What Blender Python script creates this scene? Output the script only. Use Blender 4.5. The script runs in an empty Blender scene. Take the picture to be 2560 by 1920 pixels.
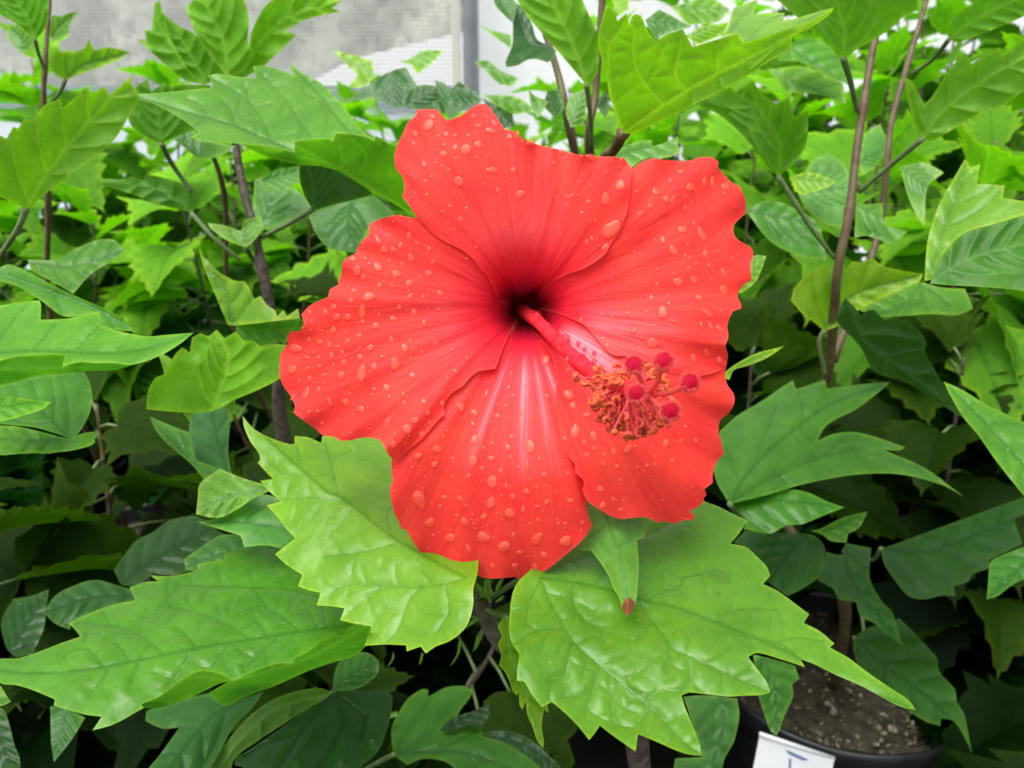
import bpy, math, random
import numpy as np
from mathutils import Vector, Matrix
from mathutils.geometry import delaunay_2d_cdt
from mathutils.bvhtree import BVHTree
random.seed(11)
rnd = random.Random(5)
S = bpy.context.scene
COL = S.collection

# ------------------------------------------------------------------ camera, world, sun, exposure
PITCH = 20.0
CAMZ = 0.68
FPX = 2560 * 29.8 / 36.0
cam_d = bpy.data.cameras.new('camera')
cam = bpy.data.objects.new('camera', cam_d)
COL.objects.link(cam)
cam_d.lens = 29.8; cam_d.sensor_width = 36; cam_d.clip_start = 0.01; cam_d.clip_end = 400
cam.location = (0, 0, CAMZ)
cam.rotation_euler = (math.radians(90 - PITCH), 0, 0)
S.camera = cam
cam_d.dof.use_dof = True
cam_d.dof.focus_distance = 0.262
cam_d.dof.aperture_fstop = 20
RC = cam.rotation_euler.to_matrix()

W = bpy.data.worlds.new('World'); S.world = W; W.use_nodes = True
nt = W.node_tree; nt.nodes.clear()
sky = nt.nodes.new('ShaderNodeTexSky'); sky.sky_type = 'NISHITA'; sky.sun_disc = False
SUN_EL, SUN_AZ = 68.0, 215.0
sky.sun_elevation = math.radians(SUN_EL); sky.sun_rotation = math.radians(SUN_AZ)
sky.dust_density = 6.0; sky.air_density = 1.0
hs = nt.nodes.new('ShaderNodeHueSaturation'); hs.inputs['Saturation'].default_value = 0.12
bg = nt.nodes.new('ShaderNodeBackground'); bg.inputs['Strength'].default_value = 0.085
wo = nt.nodes.new('ShaderNodeOutputWorld')
nt.links.new(sky.outputs[0], hs.inputs['Color']); nt.links.new(hs.outputs[0], bg.inputs[0]); nt.links.new(bg.outputs[0], wo.inputs[0])
sd = bpy.data.lights.new('sun', 'SUN'); sd.energy = 1.5; sd.angle = math.radians(60); sd.color = (1, 0.97, 0.92)
sun = bpy.data.objects.new('sun', sd); COL.objects.link(sun)
# sun_rotation is measured clockwise from +Y seen from above
az = math.radians(SUN_AZ); el = math.radians(SUN_EL)
sdir = Vector((math.sin(az) * math.cos(el), math.cos(az) * math.cos(el), math.sin(el)))
sun.rotation_euler = sdir.to_track_quat('Z', 'Y').to_euler()
sun.location = (0, 0, 5)
S.view_settings.view_transform = 'Standard'; S.view_settings.look = 'None'
S.view_settings.exposure = 1.18; S.view_settings.gamma = 1.0
S.render.engine = 'CYCLES'
S.cycles.use_denoising = True
S.cycles.max_bounces = 10; S.cycles.diffuse_bounces = 5; S.cycles.transmission_bounces = 8; S.cycles.transparent_max_bounces = 12
S.cycles.caustics_refractive = True; S.cycles.caustics_reflective = False
S.cycles.sample_clamp_indirect = 6

# ------------------------------------------------------------------ small helpers
def P(px, py, d):
    """a point that lies d metres in front of the lens plane on the sight line of a photo position"""
    v = Vector(((px - 1280) / FPX * d, -(py - 960) / FPX * d, -d))
    return RC @ v + Vector((0, 0, CAMZ))
def Pn(px, py, d):
    v = np.stack([(px - 1280) / FPX * d, -(py - 960) / FPX * d, -d], axis=-1)
    return v @ np.array(RC).T + np.array([0, 0, CAMZ])
TILES = {'A': (0, 0, .4069), 'B': (830, 0, .4069), 'C': (1660, 0, .4069), 'D': (0, 600, .4069), 'E': (1660, 600, .4069),
         'F': (0, 1245, .4069), 'G': (830, 1245, .4069), 'H': (1660, 1245, .4069),
         'p1': (680, 240, .28933), 'p2': (1280, 240, .28933), 'p3': (680, 700, .28933), 'p4': (1280, 700, .28933),
         'p5': (940, 1000, .28933), 's': (1420, 850, .16275), 'z3': (1160, 620, .18083),
         'z2': (300, 100, .36166), 'z4': (1240, 0, .38879), 'V': (0, 0, 1.1573), 'X': (0, 0, 1.0)}
def T(tile, *xy):
    x0, y0, k = TILES[tile]
    return [(x0 + k * xy[i], y0 + k * xy[i + 1]) for i in range(0, len(xy), 2)]

def link(o, parent=None, loc=None):
    COL.objects.link(o)
    if loc is not None:
        o.location = loc
    if parent is not None:
        o.parent = parent
        if loc is not None:
            base = Vector((0, 0, 0)); q = parent
            while q is not None:
                base += q.location; q = q.parent
            o.location = Vector(loc) - base
    return o
def thing(name, label, cat, loc=(0, 0, 0), group=None):
    o = bpy.data.objects.new(name, None); o.empty_display_size = .02
    COL.objects.link(o); o.location = loc
    tag(o, label, cat, group); return o
def tag(o, label, cat, group=None):
    o['label'] = label; o['category'] = cat
    if group: o['group'] = group
    return o
def mesh_obj(name, verts, faces, mat, parent=None, origin=(0, 0, 0), smooth=True, attrs=None, uv=None):
    me = bpy.data.meshes.new(name)
    org = np.array(origin, dtype=float)
    v = np.asarray(verts, dtype=float) - org
    me.from_pydata(v.tolist(), [], [list(map(int, f)) for f in faces])
    for m in (mat if isinstance(mat, (list, tuple)) else [mat]):
        me.materials.append(m)
    if attrs:
        for k, a in attrs.items():
            at = me.attributes.new(k, 'FLOAT', 'POINT'); at.data.foreach_set('value', np.asarray(a, dtype=np.float32))
    if uv is not None:
        ul = me.uv_layers.new(name='UVMap')
        li = np.empty(len(me.loops), dtype=np.int32); me.loops.foreach_get('vertex_index', li)
        ul.data.foreach_set('uv', np.asarray(uv, dtype=np.float32)[li].ravel())
    if smooth:
        me.polygons.foreach_set('use_smooth', [True] * len(me.polygons))
    me.update()
    o = bpy.data.objects.new(name, me)
    link(o, parent, Vector(origin))
    return o

def smooth_line(pts, step=6.0, closed=True, corner=48):
    """Catmull-Rom through the points; sharp turns stay sharp"""
    p = [Vector(q) for q in pts]; n = len(p); out = []
    segs = n if closed else n - 1
    def turn(i):
        if not closed and (i <= 0 or i >= n - 1): return 999
        a = p[i % n] - p[(i - 1) % n]; b = p[(i + 1) % n] - p[i % n]
        if a.length < 1e-9 or b.length < 1e-9: return 0
        return math.degrees(a.angle(b))
    for i in range(segs):
        a, b = p[i % n], p[(i + 1) % n]
        L = (b - a).length
        ta = (b - a) if turn(i) > corner else (p[(i + 1) % n] - p[(i - 1) % n]) * .5
        tb = (b - a) if turn(i + 1) > corner else (p[(i + 2) % n] - p[i % n]) * .5
        if ta.length > L: ta *= L / ta.length
        if tb.length > L: tb *= L / tb.length
        k = max(1, int(round(L / step)))
        for j in range(k):
            t = j / k
            h = 2 * t**3 - 3 * t**2 + 1, t**3 - 2 * t**2 + t, -2 * t**3 + 3 * t**2, t**3 - t**2
            out.append(a * h[0] + ta * h[1] + b * h[2] + tb * h[3])
    if not closed: out.append(p[-1])
    return [(v.x, v.y) for v in out]
def in_poly(x, y, poly):
    px = np.array([q[0] for q in poly]); py = np.array([q[1] for q in poly])
    qx = np.roll(px, -1); qy = np.roll(py, -1)
    r = np.zeros(x.shape, bool)
    for a, b, c, d in zip(px, py, qx, qy):
        m = (b > y) != (d > y)
        if abs(d - b) < 1e-12: continue
        r ^= m & (x < (c - a) * (y - b) / (d - b) + a)
    return r
def dist_lines(x, y, lines):
    best = np.full(x.shape, 1e9)
    for ln in lines:
        for (ax, ay), (bx, by) in zip(ln[:-1], ln[1:]):
            dx, dy = bx - ax, by - ay; L2 = dx * dx + dy * dy + 1e-12
            t = np.clip(((x - ax) * dx + (y - ay) * dy) / L2, 0, 1)
            best = np.minimum(best, (x - ax - t * dx)**2 + (y - ay - t * dy)**2)
    return np.sqrt(best)
def fill(poly, g, extra=()):
    """triangulate a closed outline with an even spread of inner points"""
    xs = np.array([q[0] for q in poly]); ys = np.array([q[1] for q in poly])
    gx, gy = np.meshgrid(np.arange(xs.min(), xs.max(), g), np.arange(ys.min(), ys.max(), g * .866))
    gx = gx + (np.arange(gx.shape[0]) % 2)[:, None] * g * .5
    gx = gx.ravel(); gy = gy.ravel()
    ex = np.array([e[0] for e in extra]); ey = np.array([e[1] for e in extra])
    if len(ex):
        gx = np.concatenate([gx, ex]); gy = np.concatenate([gy, ey])
    keep = in_poly(gx, gy, poly); gx, gy = gx[keep], gy[keep]
    db = dist_lines(gx, gy, [poly + [poly[0]]])
    keep = db > g * .45; gx, gy = gx[keep], gy[keep]
    co = [Vector(q) for q in poly] + [Vector((a, b)) for a, b in zip(gx, gy)]
    n = len(poly)
    r = delaunay_2d_cdt(co, [(i, (i + 1) % n) for i in range(n)], [list(range(n))], 1, 1e-4)
    v = np.array([(q[0], q[1]) for q in r[0]]); f = r[2]
    return v, f

# ------------------------------------------------------------------ materials
def mat(name):
    m = bpy.data.materials.new(name); m.use_nodes = True
    n = m.node_tree; n.nodes.clear(); o = n.nodes.new('ShaderNodeOutputMaterial')
    return m, n, o
def N(n, t, **k):
    q = n.nodes.new(t)
    for a, b in k.items():
        if a in q.inputs: q.inputs[a].default_value = b
        else: setattr(q, a, b)
    return q
def mixc(n, fac, a, b, mode='MIX'):
    q = n.nodes.new('ShaderNodeMix'); q.data_type = 'RGBA'; q.blend_type = mode; q.clamp_factor = True
    for s, v in ((q.inputs[0], fac), (q.inputs[6], a), (q.inputs[7], b)):
        if isinstance(v, (int, float)): s.default_value = v
        elif isinstance(v, tuple): s.default_value = (*v, 1) if len(v) == 3 else v
        else: n.links.new(v, s)
    return q.outputs[2]
def mth(n, op, a, b=0.0, c=None, clamp=False):
    q = n.nodes.new('ShaderNodeMath'); q.operation = op; q.use_clamp = clamp
    for i, v in enumerate((a, b, c)):
        if v is None: continue
        if isinstance(v, (int, float)): q.inputs[i].default_value = v
        else: n.links.new(v, q.inputs[i])
    return q.outputs[0]
def ramp(n, fac, *stops):
    q = n.nodes.new('ShaderNodeValToRGB'); e = q.color_ramp.elements
    while len(e) < len(stops): e.new(.5)
    for s, (p, c) in zip(e, stops):
        s.position = p; s.color = (c, c, c, 1) if isinstance(c, (int, float)) else (*c, 1)
    n.links.new(fac, q.inputs[0]); return q.outputs[0]
def tex(n, kind, vec, scale, **k):
    q = n.nodes.new(kind); q.inputs['Scale'].default_value = scale
    for a, b in k.items():
        if a in q.inputs: q.inputs[a].default_value = b
        else: setattr(q, a, b)
    n.links.new(vec, q.inputs['Vector']); return q

def leaf_material(name, rough=.30, trans=.36, wet=0.0, ior=1.34):
    m, n, out = mat(name)
    oi = n.nodes.new('ShaderNodeObjectInfo'); tc = n.nodes.new('ShaderNodeTexCoord'); geo = n.nodes.new('ShaderNodeNewGeometry')
    vein = N(n, 'ShaderNodeAttribute', attribute_name='vein').outputs['Fac']
    edge = N(n, 'ShaderNodeAttribute', attribute_name='edge').outputs['Fac']
    ob = tc.outputs['Object']
    n1 = tex(n, 'ShaderNodeTexNoise', ob, 55, Detail=4.0).outputs['Fac']
    n2 = tex(n, 'ShaderNodeTexNoise', ob, 330, Detail=3.0).outputs['Fac']
    c = oi.outputs['Color']
    c = mixc(n, ramp(n, n1, (.3, 0.0), (.72, 1.0)), mixc(n, 1, c, (.78, .82, .7), 'MULTIPLY'), mixc(n, 1, c, (1.3, 1.16, 1.1), 'MULTIPLY'))
    c = mixc(n, mth(n, 'MULTIPLY', ramp(n, n2, (.60, 0.0), (.76, 1.0)), .4), c, mixc(n, 1, c, (1.9, 1.3, 1.1), 'MULTIPLY'))
    back = geo.outputs['Backfacing']
    under = mixc(n, 1, c, (1.08, 1.14, .85), 'MULTIPLY')
    c = mixc(n, back, c, under)
    vb = mth(n, 'MULTIPLY', vein, mth(n, 'MULTIPLY_ADD', back, .05, .75))
    c = mixc(n, vb, c, mixc(n, back, mixc(n, 1, c, (.40, .56, .70), 'MULTIPLY'), mixc(n, 1, c, (1.75, 1.4, 2.2), 'MULTIPLY')))
    c = mixc(n, mth(n, 'MULTIPLY', edge, .8), c, mixc(n, 1, c, (1.9, 1.35, .9), 'MULTIPLY'))
    wob = n.nodes.new('ShaderNodeVectorMath'); wob.operation = 'MULTIPLY_ADD'
    nzz = tex(n, 'ShaderNodeTexNoise', ob, 160, Detail=2.0); n.links.new(nzz.outputs['Color'], wob.inputs[0]); wob.inputs[1].default_value = (.004, .004, .004); n.links.new(ob, wob.inputs[2])
    net = tex(n, 'ShaderNodeTexVoronoi', wob.outputs[0], 190, feature='DISTANCE_TO_EDGE').outputs['Distance']
    netf = ramp(n, net, (0.0, 1.0), (.09, 0.0))
    c = mixc(n, mth(n, 'MULTIPLY', netf, .22), c, mixc(n, 1, c, (1.5, 1.25, 1.7), 'MULTIPLY'))
    vor = ramp(n, net, (0.0, 0.0), (.30, 1.0))
    nb = tex(n, 'ShaderNodeTexNoise', ob, 120, Detail=2.0).outputs['Fac']
    h = mth(n, 'ADD', mth(n, 'MULTIPLY', vor, .20), mth(n, 'MULTIPLY', nb, 1.5))
    bp = N(n, 'ShaderNodeBump', Strength=.42, Distance=.0012); n.links.new(h, bp.inputs['Height'])
    pr = n.nodes.new('ShaderNodeBsdfPrincipled')
    n.links.new(c, pr.inputs['Base Color']); n.links.new(bp.outputs[0], pr.inputs['Normal'])
    rr = mth(n, 'MULTIPLY_ADD', n1, .25, rough - .12)
    rr = mth(n, 'MULTIPLY_ADD', back, .22, rr); n.links.new(rr, pr.inputs['Roughness'])
    pr.inputs['IOR'].default_value = ior
    pr.inputs['Coat Weight'].default_value = wet; pr.inputs['Coat Roughness'].default_value = .14; pr.inputs['Coat IOR'].default_value = 1.33
    tr = n.nodes.new('ShaderNodeBsdfTranslucent')
    n.links.new(mixc(n, 1, c, (1.4, 1.75, .35), 'MULTIPLY'), tr.inputs['Color']); n.links.new(bp.outputs[0], tr.inputs['Normal'])
    mx = n.nodes.new('ShaderNodeMixShader'); mx.inputs[0].default_value = trans
    n.links.new(pr.outputs[0], mx.inputs[1]); n.links.new(tr.outputs[0], mx.inputs[2]); n.links.new(mx.outputs[0], out.inputs[0])
    return m
M_LEAF = leaf_material('leaf_blade', wet=.25)
M_FARLEAF = leaf_material('bush_leaf_blade', .40, .36, 0.0, 1.18)
M_WETLEAF = leaf_material('wet_leaf_blade', .28, .34, .55)

def simple(name, col, rough=.5, ior=1.45, noise=None, bump=None, col2=None, metallic=0, trans=None):
    m, n, out = mat(name)
    tc = n.nodes.new('ShaderNodeTexCoord'); pr = n.nodes.new('ShaderNodeBsdfPrincipled')
    pr.inputs['Roughness'].default_value = rough; pr.inputs['IOR'].default_value = ior; pr.inputs['Metallic'].default_value = metallic
    csock = None
    if noise:
        f = tex(n, 'ShaderNodeTexNoise', tc.outputs['Object'], noise, Detail=5.0).outputs['Fac']
        csock = mixc(n, ramp(n, f, (.35, 0.0), (.68, 1.0)), col, col2 or tuple(min(1, x * 1.6) for x in col))
        n.links.new(csock, pr.inputs['Base Color'])
    else:
        pr.inputs['Base Color'].default_value = (*col, 1)
    if bump:
        f = tex(n, 'ShaderNodeTexNoise', tc.outputs['Object'], bump[0], Detail=4.0).outputs['Fac']
        b = N(n, 'ShaderNodeBump', Strength=bump[1], Distance=bump[2]); n.links.new(f, b.inputs['Height']); n.links.new(b.outputs[0], pr.inputs['Normal'])
    if trans:
        tr = n.nodes.new('ShaderNodeBsdfTranslucent')
        if csock: n.links.new(csock, tr.inputs[0])
        else: tr.inputs[0].default_value = (*col, 1)
        mx = n.nodes.new('ShaderNodeMixShader'); mx.inputs[0].default_value = trans
        n.links.new(pr.outputs[0], mx.inputs[1]); n.links.new(tr.outputs[0], mx.inputs[2]); n.links.new(mx.outputs[0], out.inputs[0])
    else:
        n.links.new(pr.outputs[0], out.inputs[0])
    return m
M_BARK = simple('brown_bark', (.045, .03, .022), .55, noise=300, col2=(.13, .10, .085), bump=(500, .8, .001))
M_TWIG = simple('reddish_green_twig', (.095, .048, .030), .5, noise=160, col2=(.14, .12, .05), bump=(400, .4, .0006))
M_PETIOLE = simple('green_petiole', (.09, .15, .045), .42, noise=150, col2=(.17, .22, .09))
M_SEPAL = simple('bract_green', (.14, .30, .03), .42, noise=200, trans=.3)
M_POT = simple('black_plastic', (.012, .013, .017), .33, noise=60, col2=(.02, .021, .026), bump=(150, .15, .001))
M_SOIL = simple('potting_soil', (.016, .013, .009), .9, noise=90, col2=(.072, .058, .034), bump=(300, 1, .004))
M_GRIT = simple('grit', (.30, .26, .17), .8, noise=250, col2=(.05, .05, .025))
M_LABEL = simple('white_card', (.72, .74, .78), .4)
M_INK = simple('blue_ink', (.12, .17, .33), .6)
M_MAT = simple('woven_ground_cloth', (.012, .012, .013), .8, noise=30, col2=(.025, .024, .022), bump=(900, .6, .001))
M_FLOOR = simple('pale_concrete', (.62, .64, .66), .7, noise=3, col2=(.74, .76, .78))
M_METAL = simple('galvanised_steel', (.20, .21, .245), .45, noise=14, col2=(.27, .28, .32), metallic=.4)
M_CREAM = simple('cream_plastic_channel', (.72, .72, .66), .5, trans=.3)
M_KERB = simple('grey_blue_board', (.20, .25, .28), .5, noise=5, col2=(.26, .31, .34))
M_FILM = simple('white_polythene', (.86, .88, .90), .35, noise=3, col2=(.92, .93, .94), trans=.45)
M_PANEL = simple('pale_blue_panel', (.50, .55, .62), .5, noise=4, col2=(.60, .64, .69))
M_SPECK = simple('pale_specks', (.62, .68, .36), .7)
M_WIRE = simple('screen_wire', (.46, .46, .45), .6)
M_GRASS = simple('far_grass', (.31, .34, .29), .9, noise=1.2, col2=(.39, .42, .36))

# petal
def petal_material():
    m, n, out = mat('red_petal')
    uv = n.nodes.new('ShaderNodeUVMap'); tc = n.nodes.new('ShaderNodeTexCoord')
    dark = N(n, 'ShaderNodeAttribute', attribute_name='dark').outputs['Fac']
    pale = N(n, 'ShaderNodeAttribute', attribute_name='pale').outputs['Fac']
    edge = N(n, 'ShaderNodeAttribute', attribute_name='edge').outputs['Fac']
    mp = N(n, 'ShaderNodeMapping'); mp.inputs['Scale'].default_value = (34, 2.0, 1); n.links.new(uv.outputs[0], mp.inputs[0])
    streak = tex(n, 'ShaderNodeTexNoise', mp.outputs[0], 1.0, Detail=4.0, Roughness=.6, Distortion=.6).outputs['Fac']
    mp2 = N(n, 'ShaderNodeMapping'); mp2.inputs['Scale'].default_value = (11, 2.2, 1); n.links.new(uv.outputs[0], mp2.inputs[0])
    fold = tex(n, 'ShaderNodeTexNoise', mp2.outputs[0], 1.0, Detail=3.0, Distortion=.8).outputs['Fac']
    c = mixc(n, ramp(n, streak, (.3, 0.0), (.75, 1.0)), (.90, .036, .038), (.97, .058, .046))
    cell = tex(n, 'ShaderNodeTexNoise', tc.outputs['Object'], 90, Detail=3.0).outputs['Fac']
    c = mixc(n, mth(n, 'MULTIPLY', ramp(n, cell, (.4, 0.0), (.7, 1.0)), .5), c, (.98, .075, .045))
    pf = mth(n, 'MULTIPLY', pale, ramp(n, streak, (.38, 0.35), (.58, 1.0)))
    crim = N(n, 'ShaderNodeAttribute', attribute_name='crimson').outputs['Fac']
    c = mixc(n, crim, c, (.74, .008, .045))
    c = mixc(n, pf, c, (.82, .30, .38))
    dk = mth(n, 'MULTIPLY', dark, mth(n, 'MULTIPLY_ADD', streak, .7, .55), clamp=True)
    c = mixc(n, dk, c, (.09, .0, .010))
    c = mixc(n, mth(n, 'MULTIPLY', edge, .5), c, (.85, .10, .08))
    fine = tex(n, 'ShaderNodeTexNoise', tc.outputs['Object'], 2600, Detail=1.0).outputs['Fac']
    h = mth(n, 'ADD', mth(n, 'MULTIPLY', fold, 1.7), mth(n, 'MULTIPLY', streak, .07))
    crepe = tex(n, 'ShaderNodeTexNoise', mp.outputs[0], 1.7, Detail=5.0, Roughness=.65).outputs['Fac']
    cr2 = tex(n, 'ShaderNodeTexNoise', tc.outputs['Object'], 420, Detail=3.0).outputs['Fac']
    h = mth(n, 'ADD', h, mth(n, 'MULTIPLY', crepe, .22)); h = mth(n, 'ADD', h, mth(n, 'MULTIPLY', cr2, .22))
    h = mth(n, 'ADD', h, mth(n, 'MULTIPLY', fine, .05))
    bp = N(n, 'ShaderNodeBump', Strength=.5, Distance=.0010); n.links.new(h, bp.inputs['Height'])
    pr = n.nodes.new('ShaderNodeBsdfPrincipled'); pr.inputs['Roughness'].default_value = .6; pr.inputs['IOR'].default_value = 1.25
    n.links.new(c, pr.inputs['Base Color']); n.links.new(bp.outputs[0], pr.inputs['Normal'])
    tr = n.nodes.new('ShaderNodeBsdfTranslucent'); n.links.new(mixc(n, 1, c, (1.1, .8, .8), 'MULTIPLY'), tr.inputs[0]); n.links.new(bp.outputs[0], tr.inputs['Normal'])
    mx = n.nodes.new('ShaderNodeMixShader'); mx.inputs[0].default_value = .28
    n.links.new(pr.outputs[0], mx.inputs[1]); n.links.new(tr.outputs[0], mx.inputs[2]); n.links.new(mx.outputs[0], out.inputs[0])
    return m
M_PETAL = petal_material()
def water_material(name='water', tint=(1, .50, .40), body=.34):
    """thin clear water: the sky mirrored on the skin, the surface below seen through it, a little darker where the skin turns away"""
    m, n, out = mat(name)
    lw = N(n, 'ShaderNodeLayerWeight', Blend=.5)
    tp = n.nodes.new('ShaderNodeBsdfTransparent')
    n.links.new(ramp(n, lw.outputs['Facing'], (.5, (1, 1, 1)), (.9, (1, .98, .98)), (1.0, (.82, .66, .66))), tp.inputs[0])  # rim tint painted in for the darkness refraction shows there
    df = n.nodes.new('ShaderNodeBsdfTranslucent'); df.inputs[0].default_value = (*tint, 1)
    d2 = n.nodes.new('ShaderNodeBsdfDiffuse'); d2.inputs[0].default_value = (*tint, 1)
    md = n.nodes.new('ShaderNodeMixShader'); md.inputs[0].default_value = .12; n.links.new(df.outputs[0], md.inputs[1]); n.links.new(d2.outputs[0], md.inputs[2])
    m0 = n.nodes.new('ShaderNodeMixShader'); m0.inputs[0].default_value = body; n.links.new(tp.outputs[0], m0.inputs[1]); n.links.new(md.outputs[0], m0.inputs[2])
    gl = n.nodes.new('ShaderNodeBsdfGlossy'); gl.inputs['Roughness'].default_value = .05
    fr = N(n, 'ShaderNodeFresnel', IOR=1.33)
    m1 = n.nodes.new('ShaderNodeMixShader'); n.links.new(fr.outputs[0], m1.inputs[0]); n.links.new(m0.outputs[0], m1.inputs[1]); n.links.new(gl.outputs[0], m1.inputs[2])
    n.links.new(m1.outputs[0], out.inputs[0]); return m
def drop_material(name='water_bead', c0=(1, .21, .125), c1=(1, .12, .075)):
    """a bead of water on red tissue: half clear, half red gathered from the petal and painted as colour, mirror-like skin, painted dark rim"""
    m, n, out = mat(name)
    lw = N(n, 'ShaderNodeLayerWeight', Blend=.5)
    c = ramp(n, lw.outputs['Facing'], (0.0, c0), (.5, c1), (.76, (.90, .05, .04)), (.93, (.26, .0, .006)))  # bright centre and dark rim of refracted light painted into the colour
    pr = N(n, 'ShaderNodeBsdfPrincipled', Roughness=.05, IOR=1.55); n.links.new(c, pr.inputs['Base Color'])
    tl = n.nodes.new('ShaderNodeBsdfTranslucent'); n.links.new(c, tl.inputs[0])
    m2 = n.nodes.new('ShaderNodeMixShader'); m2.inputs[0].default_value = .2; n.links.new(pr.outputs[0], m2.inputs[1]); n.links.new(tl.outputs[0], m2.inputs[2])
    t = n.nodes.new('ShaderNodeBsdfTransparent'); mx = n.nodes.new('ShaderNodeMixShader'); mx.inputs[0].default_value = .54
    n.links.new(m2.outputs[0], mx.inputs[1]); n.links.new(t.outputs[0], mx.inputs[2]); n.links.new(mx.outputs[0], out.inputs[0]); return m
M_WATER = drop_material()
M_BEAD = drop_material('crimson_bead', (.75, .04, .09), (.60, .01, .03))
M_POOL = water_material('water_on_leaf', (.9, 1, .9), .05)
M_COLUMN = simple('column_red', (.84, .020, .040), .7, ior=1.15, noise=250, col2=(.92, .055, .08), trans=.25)
M_FILAMENT = simple('pink_filament', (.86, .08, .10), .45, trans=.3)
M_ANTHER = simple('orange_anther', (.58, .075, .028), .5, ior=1.35, noise=500, col2=(.66, .125, .03))
M_ANTHER2 = simple('pink_anther', (.55, .04, .034), .45, ior=1.35, noise=500, col2=(.58, .085, .04))
M_POLLEN = simple('yellow_pollen', (.80, .52, .04), .6)
M_STIGMA = simple('crimson_stigma', (.34, .0, .018), .65, ior=1.2, noise=1800, col2=(.44, .002, .03), bump=(4000, .6, .0003))
M_HAIR = simple('pale_red_hair', (.90, .13, .12), .6, trans=.4)

# ------------------------------------------------------------------ generic shapes
def tube_geo(pts, rad, sides=10, cap=True):
    pts = [Vector(p) for p in pts]; n = len(pts)
    if not hasattr(rad, '__len__'): rad = [rad] * n
    V, F = [], []; up = Vector((0.31, 0.2, .93)).normalized(); prev = None
    for i, p in enumerate(pts):
        t = (pts[min(i + 1, n - 1)] - pts[max(i - 1, 0)])
        t = t.normalized() if t.length > 1e-9 else Vector((0, 0, 1))
        if prev is None:
            a = t.cross(up)
            if a.length < .05: a = t.cross(Vector((1, 0, 0)))
        else:
            a = prev - t * prev.dot(t)
        a.normalize(); prev = a; b = t.cross(a)
        for k in range(sides):
            q = 2 * math.pi * k / sides
            V.append(p + (a * math.cos(q) + b * math.sin(q)) * rad[i])
    for i in range(n - 1):
        for k in range(sides):
            F.append((i * sides + k, i * sides + (k + 1) % sides, (i + 1) * sides + (k + 1) % sides, (i + 1) * sides + k))
    if cap:
        F.append(tuple(range(sides))[::-1]); F.append(tuple((n - 1) * sides + k for k in range(sides)))
    return V, F
def curve3(pts, k=6):
    """smooth 3-D line through the points"""
    p = [Vector(q) for q in pts]; n = len(p); out = []
    for i in range(n - 1):
        a, b = p[i], p[i + 1]; ta = (b - (p[i - 1] if i else a)) * .5; tb = ((p[i + 2] if i + 2 < n else b) - a) * .5
        for j in range(k):
            t = j / k
            out.append(a * (2*t**3 - 3*t**2 + 1) + ta * (t**3 - 2*t**2 + t) + b * (-2*t**3 + 3*t**2) + tb * (t**3 - t**2))
    out.append(p[-1]); return out
def join_geo(parts):
    V, F = [], []
    for v, f in parts:
        o = len(V); V += list(v); F += [tuple(i + o for i in q) for q in f]
    return V, F
def tube(name, pts, rad, m, parent, sides=10, k=6, knots=()):
    c = curve3(pts, k)
    if not hasattr(rad, '__len__'): rad = [rad, rad]
    r = [float(np.interp(i / (len(c) - 1), np.linspace(0, 1, len(rad)), rad)) for i in range(len(c))]
    if m in (M_TWIG, M_BARK):
        r = [q * (1 + .28 * (i % (2 * k) == 0) + .10 * (i % (2 * k) in (1, 2 * k - 1))) for i, q in enumerate(r)]
    parts = [tube_geo(c, r, sides)]
    v, f = join_geo(parts)
    return mesh_obj(name, v, f, m, parent, origin=tuple(c[0]))
def box_geo(x0, x1, y0, y1, z0, z1):
    V = [(x, y, z) for x in (x0, x1) for y in (y0, y1) for z in (z0, z1)]
    F = [(0, 1, 3, 2), (4, 6, 7, 5), (0, 4, 5, 1), (2, 3, 7, 6), (0, 2, 6, 4), (1, 5, 7, 3)]
    return V, F
def lathe_geo(prof, sides=64):
    V, F = [], []
    for r, z in prof:
        for k in range(sides):
            a = 2 * math.pi * k / sides; V.append((r * math.cos(a), r * math.sin(a), z))
    for i in range(len(prof) - 1):
        for k in range(sides):
            F.append((i*sides + k, i*sides + (k+1) % sides, (i+1)*sides + (k+1) % sides, (i+1)*sides + k))
    return V, F

# leaf colours (object colour, read by the blade material)
LC = {'y': (.20, .40, .022), 'l': (.13, .34, .025), 'm': (.075, .25, .024), 'g': (.05, .18, .028), 'd': (.028, .10, .022), 'k': (.018, .06, .016)}

def auto_veins(mid, poly, k=5):
    """side veins leave the midrib forward and stop short of the margin"""
    m = [Vector(q) for q in mid]
    L = sum((b - a).length for a, b in zip(m[:-1], m[1:])); out = []
    def at(s):
        t = s * L
        for a, b in zip(m[:-1], m[1:]):
            l = (b - a).length
            if t <= l or b is m[-1]: return a + (b - a) * (t / max(l, 1e-6)), (b - a).normalized()
            t -= l
        return m[-1], (m[-1] - m[-2]).normalized()
    for j in range(k):
        s = .04 + .78 * j / max(1, k - 1)
        for sd in (1, -1):
            p, d = at(s); nrm = Vector((-d.y, d.x)) * sd
            ang = math.radians(58 - 12 * s); ln = []
            q = p.copy(); ln.append((q.x, q.y)); step = L * .04
            for i in range(14):
                dd = d * math.cos(ang) + nrm * math.sin(ang); q = q + dd * step
                if not in_poly(np.array([q.x]), np.array([q.y]), poly)[0]: break
                ln.append((q.x, q.y)); ang -= math.radians(2.6)
            if len(ln) > 2: out.append(ln)
    return out

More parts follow.
